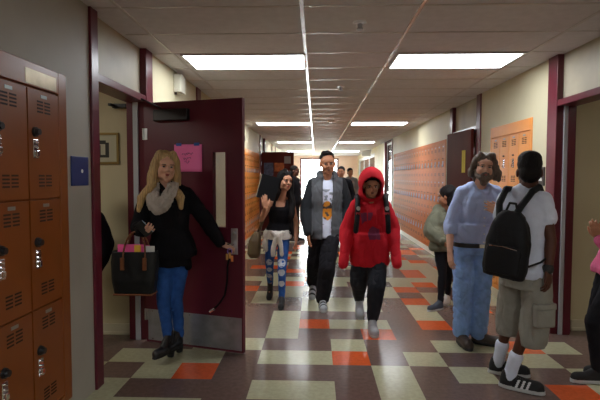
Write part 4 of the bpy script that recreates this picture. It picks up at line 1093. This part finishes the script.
# --- far background students
def far_person(lbl, x, y, h, top, low, hairm, sk, yaw=0, female=False, jk=BLACKC, dx=.0, grp=None):
    k = h/1.75; o = V((x, y, 0)); lat = V((math.cos(yaw), math.sin(yaw), 0)); fw = V((math.sin(yaw), -math.cos(yaw), 0))
    P = lambda a, b_, z: o+lat*a*k+fw*b_*k+V((0, 0, z*k))
    J = dict(head=P(0, .02, 1.625), shL=P(-.175, 0, 1.40), shR=P(.175, 0, 1.40), elL=P(-.235, -.02, 1.12), wrL=P(-.235, .05, .88), elR=P(.235, -.02, 1.12), wrR=P(.235, .05, .88),
             hipL=P(-.08, 0, .90), hipR=P(.08, 0, .90), knL=P(-.09, .04, .49), anL=P(-.09, -.06, .09), knR=P(.09, .02, .49), anR=P(.09, .02, .09), footL=(fw.x, fw.y), footR=(fw.x, fw.y), k=k, sex='f' if female else 'm')
    J = localize(J, o); J['M'] = headM(J['head'], yaw, 0, 0, .97*k)
    p = person(lbl, o, grp)
    body(J, sk, p, .009, deci=.6)
    shirt(J, 'jacket', top, p, infl=.026, amp=.006, voxel=.012, loose=.012); trousers(J, low, p, voxel=.012, cuffr=.062)
    for s in 'LR': a = J['an'+s]; shoe('shoe', (a.x, a.y), J['foot'+s], [BLKRUB, RUBBER], p, L=.27, voxel=.01)
    b = hair_cap(Blob(), J['M'], low=-.01)
    if female: strands(b, J['M'], [(-.08, 0, 0), (-.09, 0, -.18)], [.03, .03]); strands(b, J['M'], [(.08, 0, 0), (.09, 0, -.18)], [.03, .03])
    b.out('hair', hairm, p, .010, 2)
    face_parts(J['M'], p, LIPD, hairm)
    return p
far_person('distant person in black clothes standing sideways left of the bright end doors', -.50, 11.0, 1.77, BLACKC, BLACKD, HBLACK, SK_DARK, yaw=1.25)
far_person('distant brown-haired person in dark clothes before the far dark brown door', -.80, 12.3, 1.72, cloth('dark_brown_knit', (52, 36, 34)), BLACKD, HBROWN, SK_MID, yaw=.3, female=True)
far_person('distant dark-haired person in black behind the grey-jacketed boy\'s shoulder', .56, 10.5, 1.74, BLACKC, BLACKD, HBLACK, SK_TAN, yaw=-.2)
far_person('distant person in a pale grey jacket walking between the two nearer boys', 1.00, 14.0, 1.77, cloth('pale_grey_fleece', (150, 150, 148)), BLACKD, HBLACK, SK_TAN, yaw=.4)
# ------------------------------------------------------------------ daylight, camera, view
w = bpy.data.worlds.new('World'); S.world = w; w.use_nodes = True
bg = w.node_tree.nodes['Background']; bg.inputs[0].default_value = (.93, .96, 1, 1); bg.inputs[1].default_value = 24
def room_light(x, y, label, e):
    t = thing('ceiling_light', label, 'ceiling light', (x, y, H))
    bm = boxes([(-.61, .61, -.305, -.283, -.016, -.001), (-.61, .61, .283, .305, -.016, -.001), (-.61, -.588, -.283, .283, -.016, -.001), (.588, .61, -.283, .283, -.016, -.001)])
    obj('frame', bm, TBAR, t)
    obj('diffuser', boxes([(-.588, .588, -.283, .283, -.012, -.003)]), mat('room_lamp_%d' % e, (1, .95, .85, 1), .5, emit=e), t)
room_light(-3.2, 2.6, 'lit ceiling panel inside the classroom through the left doorway', 9)
room_light(3.9, 2.8, 'lit ceiling panel inside the classroom through the right doorway', 4)
cam = bpy.data.cameras.new('camera'); co = bpy.data.objects.new('camera', cam); C.objects.link(co)
cam.sensor_width = 36; cam.lens = 475/600*36; cam.clip_start = .05; cam.clip_end = 200
pitch, yaw, roll = .0483, -.0332, .0021
cy_, sy_ = math.cos(yaw), math.sin(yaw); cp, sp = math.cos(pitch), math.sin(pitch)
F = V((sy_*cp, cy_*cp, -sp)); R = V((cy_, -sy_, 0)); U = R.cross(F)
R, U = R*math.cos(roll)+U*math.sin(roll), U*math.cos(roll)-R*math.sin(roll)
M = Matrix((R, U, -F)).transposed().to_4x4(); M.translation = V((0, 0, 1.504))
co.matrix_world = M
S.camera = co
S.view_settings.view_transform = 'Standard'; S.view_settings.look = 'None'
S.view_settings.gamma = 1; S.view_settings.use_curve_mapping = False
S.view_settings.exposure = EXPO
